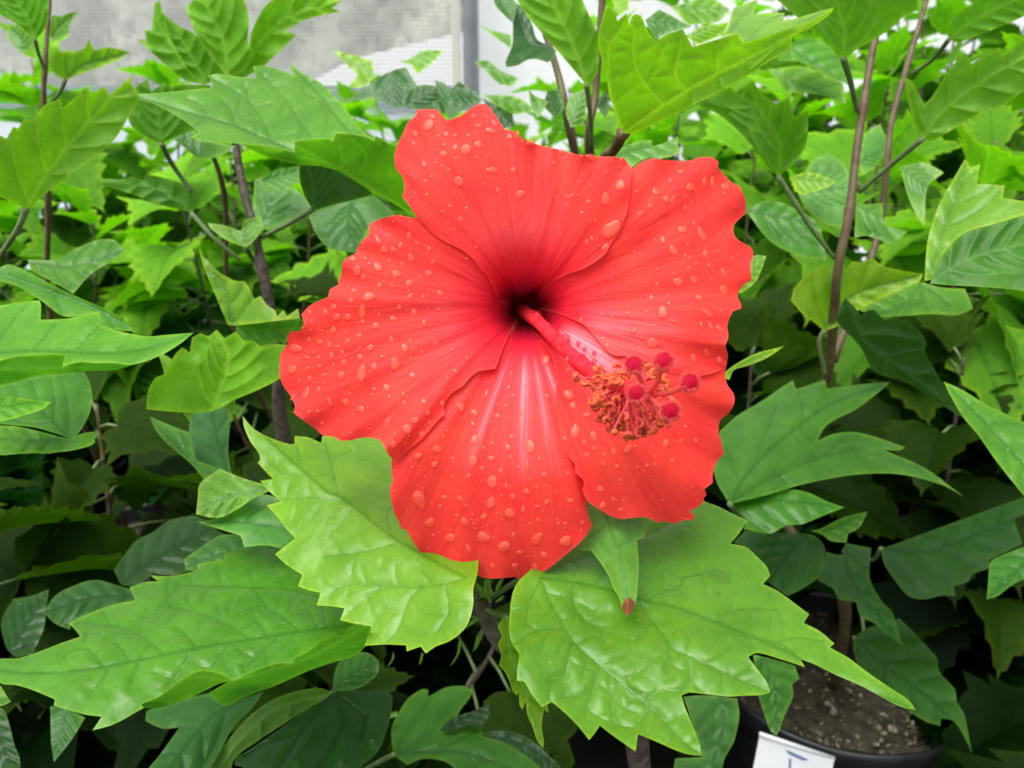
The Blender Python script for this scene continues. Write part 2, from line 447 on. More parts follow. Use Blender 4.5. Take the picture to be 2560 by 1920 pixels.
def patch(outline, mid, d0, a=0., b=0., c=0., veins=None, up=True, g=9., bump=.0006, bend=0., wave=.0008, vw=4.2, pivot=None, corner=48, seed=0, sub=False):
    """a leaf blade surface: outline and midrib as photo positions, lying on a tilted plane (1/depth is linear), folded along the midrib"""
    poly = smooth_line(outline, g * .8, True, corner)
    mids = smooth_line(mid, g, False, 60)
    vs = [mids] + [smooth_line(v, g, False, 60) for v in (veins if veins is not None else auto_veins(mids[::max(1, len(mids)//8)] + [mids[-1]], poly))]
    subs = []
    if sub:
        rs = random.Random(seed + 9)
        for ln in vs[1:]:
            acc = 0; sd_ = 1
            for (x0, y0), (x1, y1) in zip(ln[:-1], ln[1:]):
                acc += math.hypot(x1 - x0, y1 - y0)
                if acc > 34:
                    acc = rs.uniform(-8, 8); sd_ = -sd_; a_ = math.atan2(y1 - y0, x1 - x0) + sd_ * rs.uniform(.8, 1.15)
                    q = [(x1, y1)]; 
                    for _ in range(rs.randint(5, 9)):
                        a_ += sd_ * rs.uniform(-.05, .16); nx_, ny_ = q[-1][0] + 8 * math.cos(a_), q[-1][1] + 8 * math.sin(a_)
                        if not in_poly(np.array([nx_]), np.array([ny_]), poly)[0] or dist_lines(np.array([nx_]), np.array([ny_]), [l for l in vs if l is not ln])[0] < 5: break
                        q.append((nx_, ny_))
                    if len(q) > 2: subs.append(q)
    extra = []
    for ln in subs:
        for (x0, y0), (x1, y1) in zip(ln[:-1], ln[1:]):
            dx, dy = x1 - x0, y1 - y0; L = math.hypot(dx, dy) + 1e-9; nx, ny = -dy / L, dx / L
            for o_ in (0, -3, 3): extra.append((x0 + nx * o_, y0 + ny * o_))
    for ln in vs:
        for (x0, y0), (x1, y1) in zip(ln[:-1], ln[1:]):
            dx, dy = x1 - x0, y1 - y0; L = math.hypot(dx, dy) + 1e-9; nx, ny = -dy / L, dx / L
            for o_ in (0, -vw, vw): extra.append((x0 + nx * o_, y0 + ny * o_))
    v, f = fill(poly, g, extra)
    x, y = v[:, 0], v[:, 1]
    dv = dist_lines(x, y, vs); dm = dist_lines(x, y, [mids]); de = dist_lines(x, y, [poly + [poly[0]]])
    px0, py0 = pivot or mid[0]
    d3 = dist_lines(x, y, subs) if subs else np.full(x.shape, 1e3)
    L = math.hypot(mid[-1][0] - mid[0][0], mid[-1][1] - mid[0][1]) + 1e-6
    s = ((x - mid[0][0]) * (mid[-1][0] - mid[0][0]) + (y - mid[0][1]) * (mid[-1][1] - mid[0][1])) / L**2
    inv = 1 / d0 * (1 + (a * (x - px0) + b * (y - py0)) / 1000 + c * dm / 1000 + bend * (s - .5)**2)
    dep = 1 / np.clip(inv, 1 / d0 * .4, 1 / d0 * 2.2)
    rng = np.random.RandomState(seed + 3)
    ph = rng.rand(4) * 6.28
    sgn = -1 if up else 1
    puff = 1.5 * bump * (1 - np.exp(-(dv / 13.)**1.3)) * (1 + .3 * np.sin(x / 19. + ph[0]) * np.sin(y / 23. + ph[1])) * (1 - .55 * np.exp(-(d3 / 7.)**1.5))
    dep = dep + sgn * puff * d0 / .25 + wave * d0 / .25 * (np.sin(x / 70. + ph[2]) + np.sin(y / 55. + ph[3])) * np.clip(dm / 60, 0, 1)
    W3 = Pn(x, y, dep)
    # orientation: the upper side of the blade is the front of the faces
    F = []
    tri = [q for q in f if len(q) >= 3]
    a0, b0, c0 = W3[tri[0][0]], W3[tri[0][1]], W3[tri[0][2]]
    camdir = np.array(cam.location) - a0
    flip = (np.dot(np.cross(b0 - a0, c0 - a0), camdir) > 0) != up
    for q in tri: F.append(tuple(q)[::-1] if flip else tuple(q))
    vein = np.clip(1 - dv / vw, 0, 1)**.8 * .8
    vein = np.maximum(vein, np.clip(1 - d3 / 3.0, 0, 1) * .45)
    vein = np.maximum(vein, np.clip(1.2 - dm / (vw * 1.25), 0, 1))
    edge = np.clip(1 - de / 3.5, 0, 1)
    return W3, F, vein, edge
def leaf(parent, color, patches, name='leaf', petiole=None, pr=.0012, pm=None, label=None, specks=0):
    V, F, ve, ed = [], [], [], []
    for p in patches:
        w, f, a, e = p; o = sum(len(q) for q in V)
        V.append(w); F += [tuple(i + o for i in q) for q in f]; ve.append(a); ed.append(e)
    V = np.concatenate(V)
    o = mesh_obj(name, V, F, M_WETLEAF if parent is FG else M_LEAF, parent, origin=tuple(V[0]), attrs={'vein': np.concatenate(ve), 'edge': np.concatenate(ed)})
    c = LC[color] if isinstance(color, str) else color
    j = rnd.uniform(.92, 1.08)
    o.color = (c[0] * j, c[1] * j, c[2], 1)
    if label: o['label'] = label
    if specks:
        rs = random.Random(len(F)); tris = [q for q in F]; SV, SF = [], []; org = V[0]
        for _ in range(specks):
            q = tris[rs.randrange(min(len(tris), len(patches[0][1])))]; a_, b_, c_ = (Vector(V[q[0]]), Vector(V[q[1]]), Vector(V[q[2]]))
            nn = (b_ - a_).cross(c_ - a_).normalized(); ce = (a_ + b_ + c_) / 3 + nn * .00012; u_ = (Matrix.Rotation(rs.uniform(0, 6.3), 3, nn) @ (b_ - a_)).normalized(); w_ = nn.cross(u_)
            l_ = rs.lognormvariate(-8.9, .5); k_ = rs.uniform(.00004, .00009); o_ = len(SV)
            SV += [ce - u_ * l_, ce + w_ * k_, ce + u_ * l_, ce - w_ * k_, ce + nn * k_]; SF += [(o_, o_ + 3, o_ + 4), (o_ + 3, o_ + 2, o_ + 4), (o_ + 2, o_ + 1, o_ + 4), (o_ + 1, o_, o_ + 4)]
        so = mesh_obj('pollen_specks', SV, SF, M_SPECK, o, origin=tuple(SV[0])); so['kind'] = 'stuff'
    if petiole:
        pts = [P(x, y, d) for x, y, d in petiole]
        tube('petiole', pts, [pr, pr * .8], pm or M_PETIOLE, o, 8)
    return o

# ================================================================== THE SETTING
def atY(px, py, Y):
    r = RC @ Vector(((px - 1280) / FPX, -(py - 960) / FPX, -1)); t = Y / r.y
    return Vector((0, 0, CAMZ)) + r * t
WY = 2.6
g = mesh_obj('ground', [(-40, -3, 0), (40, -3, 0), (40, 60, 0), (-40, 60, 0)], [(0, 1, 2, 3)], M_FLOOR); g['kind'] = 'structure'
g = mesh_obj('ground_cloth', [(-3, -1, .004), (3, -1, .004), (3, 1.75, .004), (-3, 1.75, .004)], [(0, 1, 2, 3)], M_MAT); g['kind'] = 'structure'
g = mesh_obj('lawn', [(-30, 4.6, .004), (30, 4.6, .004), (30, 50, .004), (-30, 50, .004)], [(0, 1, 2, 3)], M_GRASS); g['kind'] = 'structure'
# wall of insect screen: x from far left to the post
xl = atY(-700, 200, WY).x; xr = atY(1128, 100, WY).x; zt = atY(0, -160, WY).z; z1 = atY(600, 214, WY).z; z0 = atY(600, 276, WY).z
wall = thing('screen_wall', 'grey insect screen wall of the greenhouse behind the plants at upper left', 'wall', ((xl + xr) / 2, WY, 0))
parts = []
pit = .0115; w = .0019
k = 0; x = xl
while x < xr:
    parts.append(box_geo(x - w, x + w, WY - .001, WY + .001, z1, zt)); x += pit
z = z1
while z < zt:
    parts.append(box_geo(xl, xr, WY + .0011, WY + .003, z - w, z + w)); z += pit
v, f = join_geo(parts)
mesh_obj('insect_screen', v, f, M_WIRE, wall, origin=((xl + xr) / 2, WY, z1), smooth=False)
v, f = box_geo(xl, xr + .02, WY - .02, WY + .02, z0, z1 - .002)
mesh_obj('rail', v, f, M_KERB, wall, origin=((xl + xr) / 2, WY, z0), smooth=False)
v, f = box_geo(xl, xr + .02, WY - .012, WY + .012, .005, z0 - .002)
mesh_obj('lower_panel', v, f, M_PANEL, wall, origin=((xl + xr) / 2, WY, 0), smooth=False)
# steel post and cream channel
pa, pb = atY(1150, -200, WY - .06), atY(1180, 300, WY - .06)
post = thing('greenhouse_post', 'grey steel greenhouse post behind the flower, beside a cream channel', 'post', (pb.x, WY - .06, 0))
px0 = atY(1154, 0, WY - .06).x; px1 = atY(1196, 0, WY - .06).x
v, f = lathe_geo([((px1 - px0) / 2, 0), ((px1 - px0) / 2, zt + .1)], 24)
mesh_obj('steel_tube', [(a + (px0 + px1) / 2, b + WY - .06, c) for a, b, c in v], f, M_METAL, post, origin=(pb.x, WY - .06, 0))
cx0 = atY(1126, 0, WY - .03).x; cx1 = atY(1150, 0, WY - .03).x
v, f = box_geo(cx0, cx1, WY - .045, WY - .005, .01, zt + .1)
mesh_obj('channel', v, f, M_CREAM, post, origin=(cx0, WY - .03, 0), smooth=False)
# white sheet added for the bright sky right of the post; white tent roof outside
xr2 = atY(3400, 100, WY).x
nx, nz = 90, 24; V, F = [], []
sx0 = atY(1190, 0, WY).x
for j in range(nz + 1):
    for i in range(nx + 1):
        X = sx0 + (xr2 - sx0) * i / nx; Z = .01 + (zt + .3) * j / nz
        V.append((X, WY + .035 + .012 * math.sin(i * .9 + .4 * math.sin(j * .5)) + .006 * math.sin(j * .8 + i * .2), Z))
for j in range(nz):
    for i in range(nx):
        q = j * (nx + 1) + i; F.append((q, q + 1, q + nx + 2, q + nx + 1))
tag(mesh_obj('added_sky_sheet', V, F, M_FILM, None, origin=(sx0, WY + .03, 0)), 'white plastic sheet added right of the steel post to stand for the bright sky', 'plastic sheet')
TY = 4.2
ta, tb2, tc2 = atY(880, 142, TY), atY(1200, 66, TY), atY(1200, 300, TY)
v, f = [], []
for yy in (TY, TY + 1.2):
    for q in (atY(880, 146, TY), atY(1240, 60, TY), atY(1240, 330, TY), atY(560, 330, TY)):
        v.append((q.x, yy, q.z))
f = [(0, 3, 2, 1), (4, 5, 6, 7), (0, 1, 5, 4), (1, 2, 6, 5), (2, 3, 7, 6), (3, 0, 4, 7)]
tag(mesh_obj('white_tunnel', v, f, M_FILM, None, origin=(ta.x, TY, 0), smooth=False), 'white sloping tunnel roof seen outside through the insect screen', 'tunnel')
# far hedge outside
V, F = [], []; nx, nz = 260, 50
for j in range(nz + 1):
    for i in range(nx + 1):
        X = -12 + 20 * i / nx; Z = 4.2 * j / nz
        V.append((X, 11 + .9 * (j / nz)**2 + .22 * math.sin(X * 2.1 + Z) + .12 * math.sin(X * 5.3 - Z * 3) + rnd.gauss(0, .05), Z + rnd.gauss(0, .03) + .25 * math.sin(X * 1.3) * (j == nz)))
for j in range(nz):
    for i in range(nx):
        q = j * (nx + 1) + i; F.append((q, q + 1, q + nx + 2, q + nx + 1))
hd = mesh_obj('hedge', V, F, M_GRASS, None, origin=(0, 11, 0))
tag(hd, 'pale hedge outside, blurred behind the insect screen', 'hedge')

# ================================================================== POTS
def pot(loc, R, H, label, soil=True):
    t = thing('flower_pot', label, 'flower pot', loc, 'black nursery pots')
    x, y, z = loc
    k = R / .1
    prof = [(.001, .004), (R * .78, .004), (R * .80, .01), (R * .955, H - .028), (R * .96, H - .026), (R * 1.0, H - .024), (R * 1.008, H - .004), (R * 1.0, H), (R * .972, H), (R * .965, H - .006), (R * .94, H - .03), (R * .9, H - .05)]
    v, f = lathe_geo([p for p in prof[:5]] + [], 72)
    mesh_obj('pot_wall', [(a + x, b + y, c + z) for a, b, c in v], f, M_POT, t, origin=loc)
    v, f = lathe_geo(prof[4:], 72)
    mesh_obj('rim', [(a + x, b + y, c + z) for a, b, c in v], f, M_POT, t, origin=(x, y, z + H))
    if soil:
        V, F = [], []; nr, na = 26, 90; rr = random.Random(int(x * 1000))
        for i in range(nr + 1):
            for j in range(na):
                r = R * .945 * i / nr; a = 2 * math.pi * j / na
                V.append((x + r * math.cos(a), y + r * math.sin(a), z + H - .022 + rr.gauss(0, .0013) + .003 * math.sin(r * 90 + a * 2)))
        for i in range(nr):
            for j in range(na):
                F.append((i*na + j, (i+1)*na + j, (i+1)*na + (j+1) % na, i*na + (j+1) % na))
        so = mesh_obj('soil', V, F, M_SOIL, t, origin=(x, y, z + H - .02))
        V, F = [], []
        for k in range(900):
            r = R * .93 * math.sqrt(rr.random()); a = rr.uniform(0, 6.28); s = rr.uniform(.0005, .0024) * (2.2 if rr.random() < .05 else 1)
            c = Vector((x + r * math.cos(a), y + r * math.sin(a), z + H - .0205)); o = len(V)
            ax = [Vector((rr.gauss(0, 1), rr.gauss(0, 1), rr.gauss(0, 1))).normalized() * s * rr.uniform(.6, 1.3) for _ in range(3)]
            V += [c + ax[0], c - ax[0], c + ax[1], c - ax[1], c + ax[2], c - ax[2]]
            F += [(o+q[0], o+q[1], o+q[2]) for q in ((0,2,4),(2,1,4),(1,3,4),(3,0,4),(2,0,5),(1,2,5),(3,1,5),(0,3,5))]
        gr = mesh_obj('grit', V, F, M_GRIT, t, origin=(x, y, z + H - .02), smooth=False); gr['kind'] = 'stuff'
    return t
p_main = pot((.284, .612, 0), .111, .2, 'black nursery pot with white card on its rim and soil in view at lower right')
pot((-.12, .505, 0), .116, .2, 'black nursery pot low in front, under the large pointed leaves left of centre')
pot((.057, .285, 0), .095, .2, 'black nursery pot that carries the flowering plant')
pot((.560, .68, 0), .118, .215, 'plain black nursery pot at the right edge behind the pot with the card')
# card folded over the rim
def card():
    q = [(590, 1445), (1000, 1590), (1045, 1607), (1030, 1700), (1010, 1900), (520, 1900), (548, 1659)]
    c = [T('H', *a)[0] for a in q]
    d = .604
    t = thing('plant_card', 'white card clipped over the rim of the black pot at lower right', 'plant card', P(*T('H', 800, 1600)[0], d))
    n = len(c)
    depth = lambda x, y: d - .00004 * (y - 1880) 
    V = [P(x, y, depth(x, y)) for x, y in c] + [P(x, y, depth(x, y) + .0012) for x, y in c]
    F = [tuple(range(n))[::-1], tuple(range(n, 2 * n))] + [(i, (i + 1) % n, (i + 1) % n + n, i + n) for i in range(n)]
    mesh_obj('card_sheet', V, F, M_LABEL, t, origin=tuple(V[0]), smooth=False)
    parts = []
    for s in ([(768, 1600), (782, 1603), (778, 1700), (765, 1700)], [(745, 1548), (775, 1556), (885, 1606), (880, 1612), (850, 1612), (765, 1572)]):
        pts = [T('H', *a)[0] for a in s]; m = len(pts)
        v = [P(x, y, depth(x, y) - .0005) for x, y in pts] + [P(x, y, depth(x, y) - .0001) for x, y in pts]
        parts.append((v, [tuple(range(m))[::-1], tuple(range(m, 2*m))] + [(i, (i+1) % m, (i+1) % m + m, i + m) for i in range(m)]))
    v, f = join_geo(parts); mesh_obj('printed_marks', v, f, M_INK, t, origin=tuple(v[0]), smooth=False)
    v, f = tube_geo([P(*T('H', 586, 1449)[0], d + .001), P(*T('H', 1045, 1602)[0], d + .001)], .0018, 8)
    mesh_obj('fold', v, f, M_LABEL, t, origin=tuple(v[0]))
card()

# ================================================================== THE FLOWERING PLANT
FG = thing('hibiscus_plant', 'hibiscus plant bearing the open red flower, with bright wet leaves in front', 'hibiscus', (.057, .285, .19))
stem_pts = [P(1330, 1120, .335), P(1180, 1440, .325), P(1205, 1520, .312), P(1250, 1606, .306), P(1350, 1690, .315), P(1470, 1775, .32), P(1590, 1840, .325), Vector((.062, .270, .28)), Vector((.057, .285, .185))]
tube('stem', stem_pts, [.0019, .0026, .0029, .003, .003, .0034, .0038, .0042, .005], M_BARK, FG, 14)

FL = bpy.data.objects.new('flower', None); FL.empty_display_size = .02
C0 = (1314., 772.)
link(FL, FG, P(C0[0], C0[1], .31))
D0 = .25
PET = {
 'top': dict(k=0, ax=-95, pts=T('p1', 1255,1050, 1180,940, 1128,870, 1145,780, 1130,700, 1080,640, 1057,560, 1065,480, 1095,400, 1140,310, 1165,240, 1245,165, 1250,120, 1340,112, 1430,120, 1470,170, 1520,215, 1640,165, 1760,80, 1840,65, 1890,110, 1950,200, 2000,275)
        + T('B', 1060,795, 1115,805, 1170,850, 1280,893, 1380,915, 1480,943, 1580,958, 1660,962, 1750,965, 1820,1005, 1838,1035, 1835,1120, 1825,1230, 1800,1340, 1745,1440) + T('p2', 985,1060, 930,1180, 860,1270, 800,1370, 640,1480)
        + T('z3', 1350,400, 1120,560, 960,760, 860,820, 740,800, 600,760, 480,740, 410,560, 330,400, 220,280, 130,140) + T('p1', 1750,1420, 1640,1330, 1500,1260, 1370,1170)),
 'left': dict(k=1.5, ax=170, pts=T('p1', 1400,1000, 1300,1040, 1255,1052, 1170,1045, 1085,1028, 980,1050, 880,1085, 835,1125, 835,1190, 790,1240, 745,1300, 720,1360, 650,1395, 610,1440, 600,1530, 575,1600)
        + T('p3', 575,40, 500,80, 485,145, 430,170, 360,200, 300,245, 252,300, 272,345, 270,400, 240,440, 155,448, 135,490, 130,560, 80,625, 68,700, 68,830, 100,920, 160,1000, 190,1060, 200,1110, 183,1140, 240,1190, 320,1250, 380,1290, 440,1340, 550,1360, 580,1385, 680,1385, 790,1360, 880,1368, 940,1390, 970,1440, 1000,1500, 1040,1545, 1090,1555, 1130,1510, 1200,1450, 1290,1380, 1350,1310, 1440,1205, 1495,1160, 1482,1110, 1500,1050, 1560,970, 1650,915, 1705,850, 1780,790, 1930,765)
        + T('z3', 560,1340, 700,1050, 850,860, 830,770, 700,600, 650,300, 560,100) + [(1180, 600), (1130, 560)]),
 'right': dict(k=1.3, ax=-14, pts=T('p2', 960,520, 1035,635, 1100,580, 1180,545, 1240,540, 1300,550, 1400,558, 1530,560, 1600,535, 1640,528, 1720,530, 1785,565, 1780,620, 1830,680, 1890,740, 1960,780, 2000,850, 2022,930, 2020,1010, 1980,1050, 1920,1110, 1915,1180, 1950,1240, 2020,1280, 2070,1320, 2085,1380, 2065,1440, 2065,1520, 2070,1590, 2000,1630)
        + T('p4', 2055,35, 2000,50, 1960,100, 1950,150, 1980,210, 1980,245, 1910,270, 1880,330, 1860,400, 1870,490, 1845,570, 1865,640, 1855,735, 1800,778, 1700,815, 1620,825, 1500,815, 1400,812, 1280,770, 1160,700, 1060,672, 960,655, 880,650, 830,620, 780,560, 700,470, 620,390, 480,320, 300,260, 160,250, 90,230, 100,150, 250,20)
        + [(1400, 640), (1470, 560), (1520, 480)]),
 'low_right': dict(k=2.4, ax=48, pts=T('p4', 340,650, 370,760, 385,860, 375,980, 370,1100, 385,1200, 410,1290, 420,1380, 440,1450, 490,1530, 545,1590) + T('p5', 1720,580, 1720,625, 1790,690, 1795,730, 1785,780, 1820,860, 1870,910, 1940,950, 2020,1000, 2110,1028)
        + T('G', 1740,118, 1780,130, 1860,120, 1930,120, 2000,150, 2040,145, 2120,162) + T('H', 60,160, 130,135, 180,138, 188,100, 150,85, 200,60, 240,25)
        + T('E', 245,1585, 262,1565, 250,1530, 300,1490, 300,1440, 320,1370, 368,1310, 350,1230, 335,1180, 345,1110, 400,1060, 430,1010, 430,950, 390,890, 375,830, 385,750) + T('p4', 1780,650, 1600,620, 1300,600, 1000,540, 800,430, 600,320, 400,270, 160,240, 80,260, 120,380, 230,500)),
 'bottom': dict(k=3.6, ax=95, pts=T('p5', 140,505, 135,600, 140,700, 120,770, 130,860, 160,980, 200,1060, 215,1110, 265,1125, 310,1210, 380,1310, 450,1370, 590,1455, 640,1495, 700,1508, 760,1490, 810,1492, 880,1520, 950,1540, 1060,1542, 1200,1530, 1250,1548, 1290,1552, 1340,1520, 1430,1490, 1500,1450, 1600,1370, 1710,1280, 1810,1180, 1868,1085, 1840,1010, 1820,920, 1825,800, 1880,600, 1800,300)
        + [(1430, 980), (1400, 870), (1335, 800), (1318, 765), (1300, 790), (1260, 850), (1180, 900), (1090, 980), (1030, 1060)]),
}
ORDER = ['top', 'right', 'left', 'low_right', 'bottom']
POLY = {k: smooth_line(q['pts'], 4.5, True, 42) for k, q in PET.items()}
def petal_depth(kind, x, y):
    q = PET[kind]; x = np.asarray(x, float); y = np.asarray(y, float)
    dx, dy = x - C0[0], y - C0[1]; r = np.hypot(dx, dy)
    an = np.arctan2(dy, dx); a = np.angle(np.exp(1j * (an - math.radians(q['ax']))))
    d = D0 + .050 * np.exp(-(r / 54.)**1.2) + .015 * np.clip(1 - r / 430., 0, 1)**1.25
    d += .0062 * np.clip((r - 330) / 220., 0, 2)**2
    d += -dy * .9e-5
    d += q['k'] * .0011 * np.clip(r / 160., 0, 1)
    # long folds that run out from the throat, and a ruffled margin
    s = q['k'] * 1.7
    t = np.clip(r / 520., 0, 1.2)
    d += t * (.0011 * np.sin(a * 7.3 + s) + .00065 * np.sin(a * 15.1 + 2 * s + r / 240.) + .00038 * np.sin(a * 31 + s * 3 + r / 120.))
    d += np.cos(np.clip(a * 1.5, -2, 2)) * .0022 * t          # cupped along the petal axis
    e = dist_lines(x.ravel(), y.ravel(), [POLY[kind] + [POLY[kind][0]]]).reshape(x.shape)
    ru = np.exp(-e / 42.) * np.clip((r - 260) / 150., 0, 1)
    d += ru * (.0016 * np.sin(an * 17 + s) + .0012 * np.sin(an * 37 + s * 2))
    return d
BV, BF, BK = [], [], []
for kind in ORDER:
    v, f = fill(POLY[kind], 5.5)
    x, y = v[:, 0], v[:, 1]
    dep = petal_depth(kind, x, y); W3 = Pn(x, y, dep)
    dx, dy = x - C0[0], y - C0[1]; r = np.hypot(dx, dy); an = np.arctan2(dy, dx)
    a = np.angle(np.exp(1j * (an - math.radians(PET[kind]['ax']))))
    dark = np.clip((104 - r) / 66., 0, 1)**1.2
    deg = np.degrees(an)
    pale = np.zeros_like(r)
    if kind == 'bottom': pale = sum(w_ * np.exp(-((deg - c_) / s_)**2) for c_, s_, w_ in ((91, 2.0, .9), (70, 1.7, .75), (80, 1.6, .5), (110, 1.8, .75), (126, 1.4, .4), (88, 17, .2))) * np.clip((r - 110) / 60., 0, 1) * np.clip((440 - r) / 260., 0, 1)
    if kind == 'low_right': pale = 1.5 * np.exp(-((deg - 36) / 12.)**2) * np.clip((r - 95) / 40., 0, 1) * np.clip((330 - r) / 150., 0, 1)
    if kind == 'right': pale = .55 * np.exp(-((deg - 14) / 12.)**2) * np.clip((r - 130) / 60., 0, 1) * np.clip((420 - r) / 250., 0, 1)
    if kind == 'top': pale = .16 * np.exp(-((deg + 95) / 30.)**2) * np.clip((r - 140) / 60., 0, 1) * np.clip((420 - r) / 250., 0, 1)
    if kind == 'left': pale = .14 * np.exp(-(((deg % 360) - 165) / 30.)**2) * np.clip((r - 140) / 60., 0, 1) * np.clip((420 - r) / 250., 0, 1)
    edge = np.clip(1 - dist_lines(x, y, [POLY[kind] + [POLY[kind][0]]]) / 5., 0, 1)
    a0, b0, c0 = [W3[i] for i in f[0][:3]]
    fl = np.dot(np.cross(b0 - a0, c0 - a0), np.array(cam.location) - a0) < 0
    F = [tuple(q)[::-1] if fl else tuple(q) for q in f]
    o = mesh_obj('petal', W3, F, M_PETAL, FL, origin=tuple(W3[int(np.argmin(r))]), attrs={'crimson': np.clip((290 - r) / 210., 0, 1)**1.4 * .85, 'dark': dark, 'pale': np.clip(pale, 0, 1), 'edge': edge}, uv=np.stack([a, r / 500.], axis=1))
    nb_ = len(BV); BV += [Vector(q) for q in W3]; BF += [tuple(i + nb_ for i in q) for q in F]; BK += [kind] * len(F)

PBVH = BVHTree.FromPolygons(BV, BF)
# staminal column, stamens, five stigmas
def two_mat(o, n_first):
    for i, p in enumerate(o.data.polygons):
        if i >= n_first: p.material_index = 1
axis = curve3([P(1306, 778, .296), P(1340, 800, .276), P(1392, 852, .256), P(1450, 908, .238), P(1512, 950, .222), P(1575, 975, .208), P(1628, 990, .198)], 10)
rads = np.interp(np.linspace(0, 1, len(axis)), [0, .25, .6, .85, 1], [.0025, .0020, .0024, .0021, .0014])
# soft swellings
v, f = tube_geo(axis, [float(q * (1 + .05 * math.sin(i * .9))) for i, q in enumerate(rads)], 22)
v = [p + Vector((rnd.gauss(0, 1), rnd.gauss(0, 1), rnd.gauss(0, 1))) * .00005 for p in v]
mesh_obj('staminal_column', v, f, M_COLUMN, FL, origin=tuple(axis[0]))
# small tooth-edged collar around the foot of the column
pts = []
V, F = [], []; ns = 40
ct = (axis[3] - axis[0]).normalized(); ca = ct.orthogonal().normalized(); cb = ct.cross(ca)
for j in range(4):
    for i in range(ns):
        q = 2 * math.pi * i / ns; rr_ = .0028 + j * .0011; hh = -.001 + .0016 * j + (.0012 * abs(math.sin(q * 2.5)) if j == 3 else 0)
        V.append(axis[0] + (ca * math.cos(q) + cb * math.sin(q)) * rr_ + ct * hh)
for j in range(3):
    for i in range(ns): F.append((j*ns + i, j*ns + (i+1) % ns, (j+1)*ns + (i+1) % ns, (j+1)*ns + i))
M_COLLAR = simple('dark_crimson', (.18, .004, .015), .5, noise=900, col2=(.30, .02, .04))
mesh_obj('collar', V, F, M_COLLAR, FL, origin=tuple(axis[0]))

ANTH = [(420,460),(755,420),(450,600),(570,560),(730,570),(890,530),(1000,560),(1230,430),(1330,510),(1500,590),(1560,720),(600,650),(140,570),(260,640),(340,740),(430,870),(560,780),(520,740),(700,760),(420,1010),(740,930),(560,1140),(700,1140),(830,1120),(520,1190),(640,1350),(700,1380),(930,1330),(1060,1370),(1160,1420),(1270,1380),(920,1480),(860,1180),(1600,920),(1450,1200),(1520,1290),(1400,1300),(1300,1240),(560,960),(1440,780),(650,1030),(1000,1440),(470,690),(840,1400),(1370,1090),(1140,1080),(780,660),(860,600),(490,900),(620,880),(780,1240),(1010,1290),(1120,1330),(1220,1300),(1330,1350),(600,1240),(660,1210),(1290,560),(1380,600),(640,560),(390,950),(1080,1440),(750,1330)]
ANTH += [(a + rnd.uniform(-55, 55), b + rnd.uniform(-55, 55)) for a, b in rnd.sample(ANTH, 30)]
def anther_geo(c, R, rt, ori, arc=4.4):
    V, F = [], []; ns, nt = 14, 8
    X = ori @ Vector((1, 0, 0)); Y = ori @ Vector((0, 1, 0)); Z = ori @ Vector((0, 0, 1))
    for i in range(ns):
        t = arc * i / (ns - 1); e = math.sin(math.pi * (i + .35) / (ns - .3))**.4
        rc = X * math.cos(t) + Y * math.sin(t); ctr = c + rc * R + Z * (.22 * R * (i / ns - .5))
        for k in range(nt):
            q = 2 * math.pi * k / nt; gr = 1 - .28 * max(0, math.cos(q))**6
            V.append(ctr + (rc * math.cos(q) * gr + Z * math.sin(q) * 1.25) * rt * e)
    for i in range(ns - 1):
        for k in range(nt): F.append((i*nt + k, i*nt + (k+1) % nt, (i+1)*nt + (k+1) % nt, (i+1)*nt + k))
    F.append(tuple(range(nt))[::-1]); F.append(tuple((ns-1)*nt + k for k in range(nt)))
    return V, F
for i, (tx, ty) in enumerate(ANTH):
    sx, sy = T('s', tx, ty)[0]
    # nearest point along the column in the view
    best = min(range(int(len(axis) * .5), len(axis) - 2), key=lambda j: (axis[j] - P(sx, sy, .212)).length + .006 * rnd.random())
    root = axis[best]
    droot = -(RC.inverted() @ (root - Vector((0, 0, CAMZ)))).z
    dd = droot + rnd.uniform(-.006, .007)
    c = P(sx, sy, dd)
    ori = Matrix.Rotation(rnd.uniform(0, 6.28), 3, 'Z') @ Matrix.Rotation(rnd.uniform(-1.1, 1.1), 3, 'X') @ Matrix.Rotation(rnd.uniform(0, 6.28), 3, 'Y') if i % 3 == 0 else RC @ Matrix.Rotation(rnd.uniform(-.7, .7), 3, 'X') @ Matrix.Rotation(rnd.uniform(0, 6.28), 3, 'Z')
    g1 = anther_geo(c, rnd.uniform(.00078, .00102), rnd.uniform(.00054, .00072), ori, rnd.uniform(3.6, 4.9))
    mid_ = (root + c) * .5 + Vector((0, 0, .0006))
    g2 = tube_geo(curve3([root, mid_, c], 4), [.00024] * 9, 6)
    v, f = join_geo([g1, g2])
    lower = ty > 1000
    o = mesh_obj('stamen', v, f, [M_ANTHER2 if (lower and i % 3) else M_ANTHER, M_FILAMENT], FL, origin=tuple(root))
    two_mat(o, len(g1[1]))
# loose pollen grains clinging to the anthers
V, F = [], []
for k in range(90):
    tx, ty = rnd.choice(ANTH); sx, sy = T('s', tx + rnd.gauss(0, 45), ty + rnd.gauss(0, 45))[0]
    c = P(sx, sy, .2075 + rnd.uniform(-.004, .003)); s = .00011 * rnd.uniform(.7, 1.5); o = len(V)
    V += [c + Vector(q) * s for q in ((1,0,0),(-1,0,0),(0,1,0),(0,-1,0),(0,0,1),(0,0,-1))]
    F += [(o+q[0], o+q[1], o+q[2]) for q in ((0,2,4),(2,1,4),(1,3,4),(3,0,4),(2,0,5),(1,2,5),(3,1,5),(0,3,5))]
o = mesh_obj('pollen', V, F, M_POLLEN, FL, origin=tuple(V[0])); o['kind'] = 'stuff'

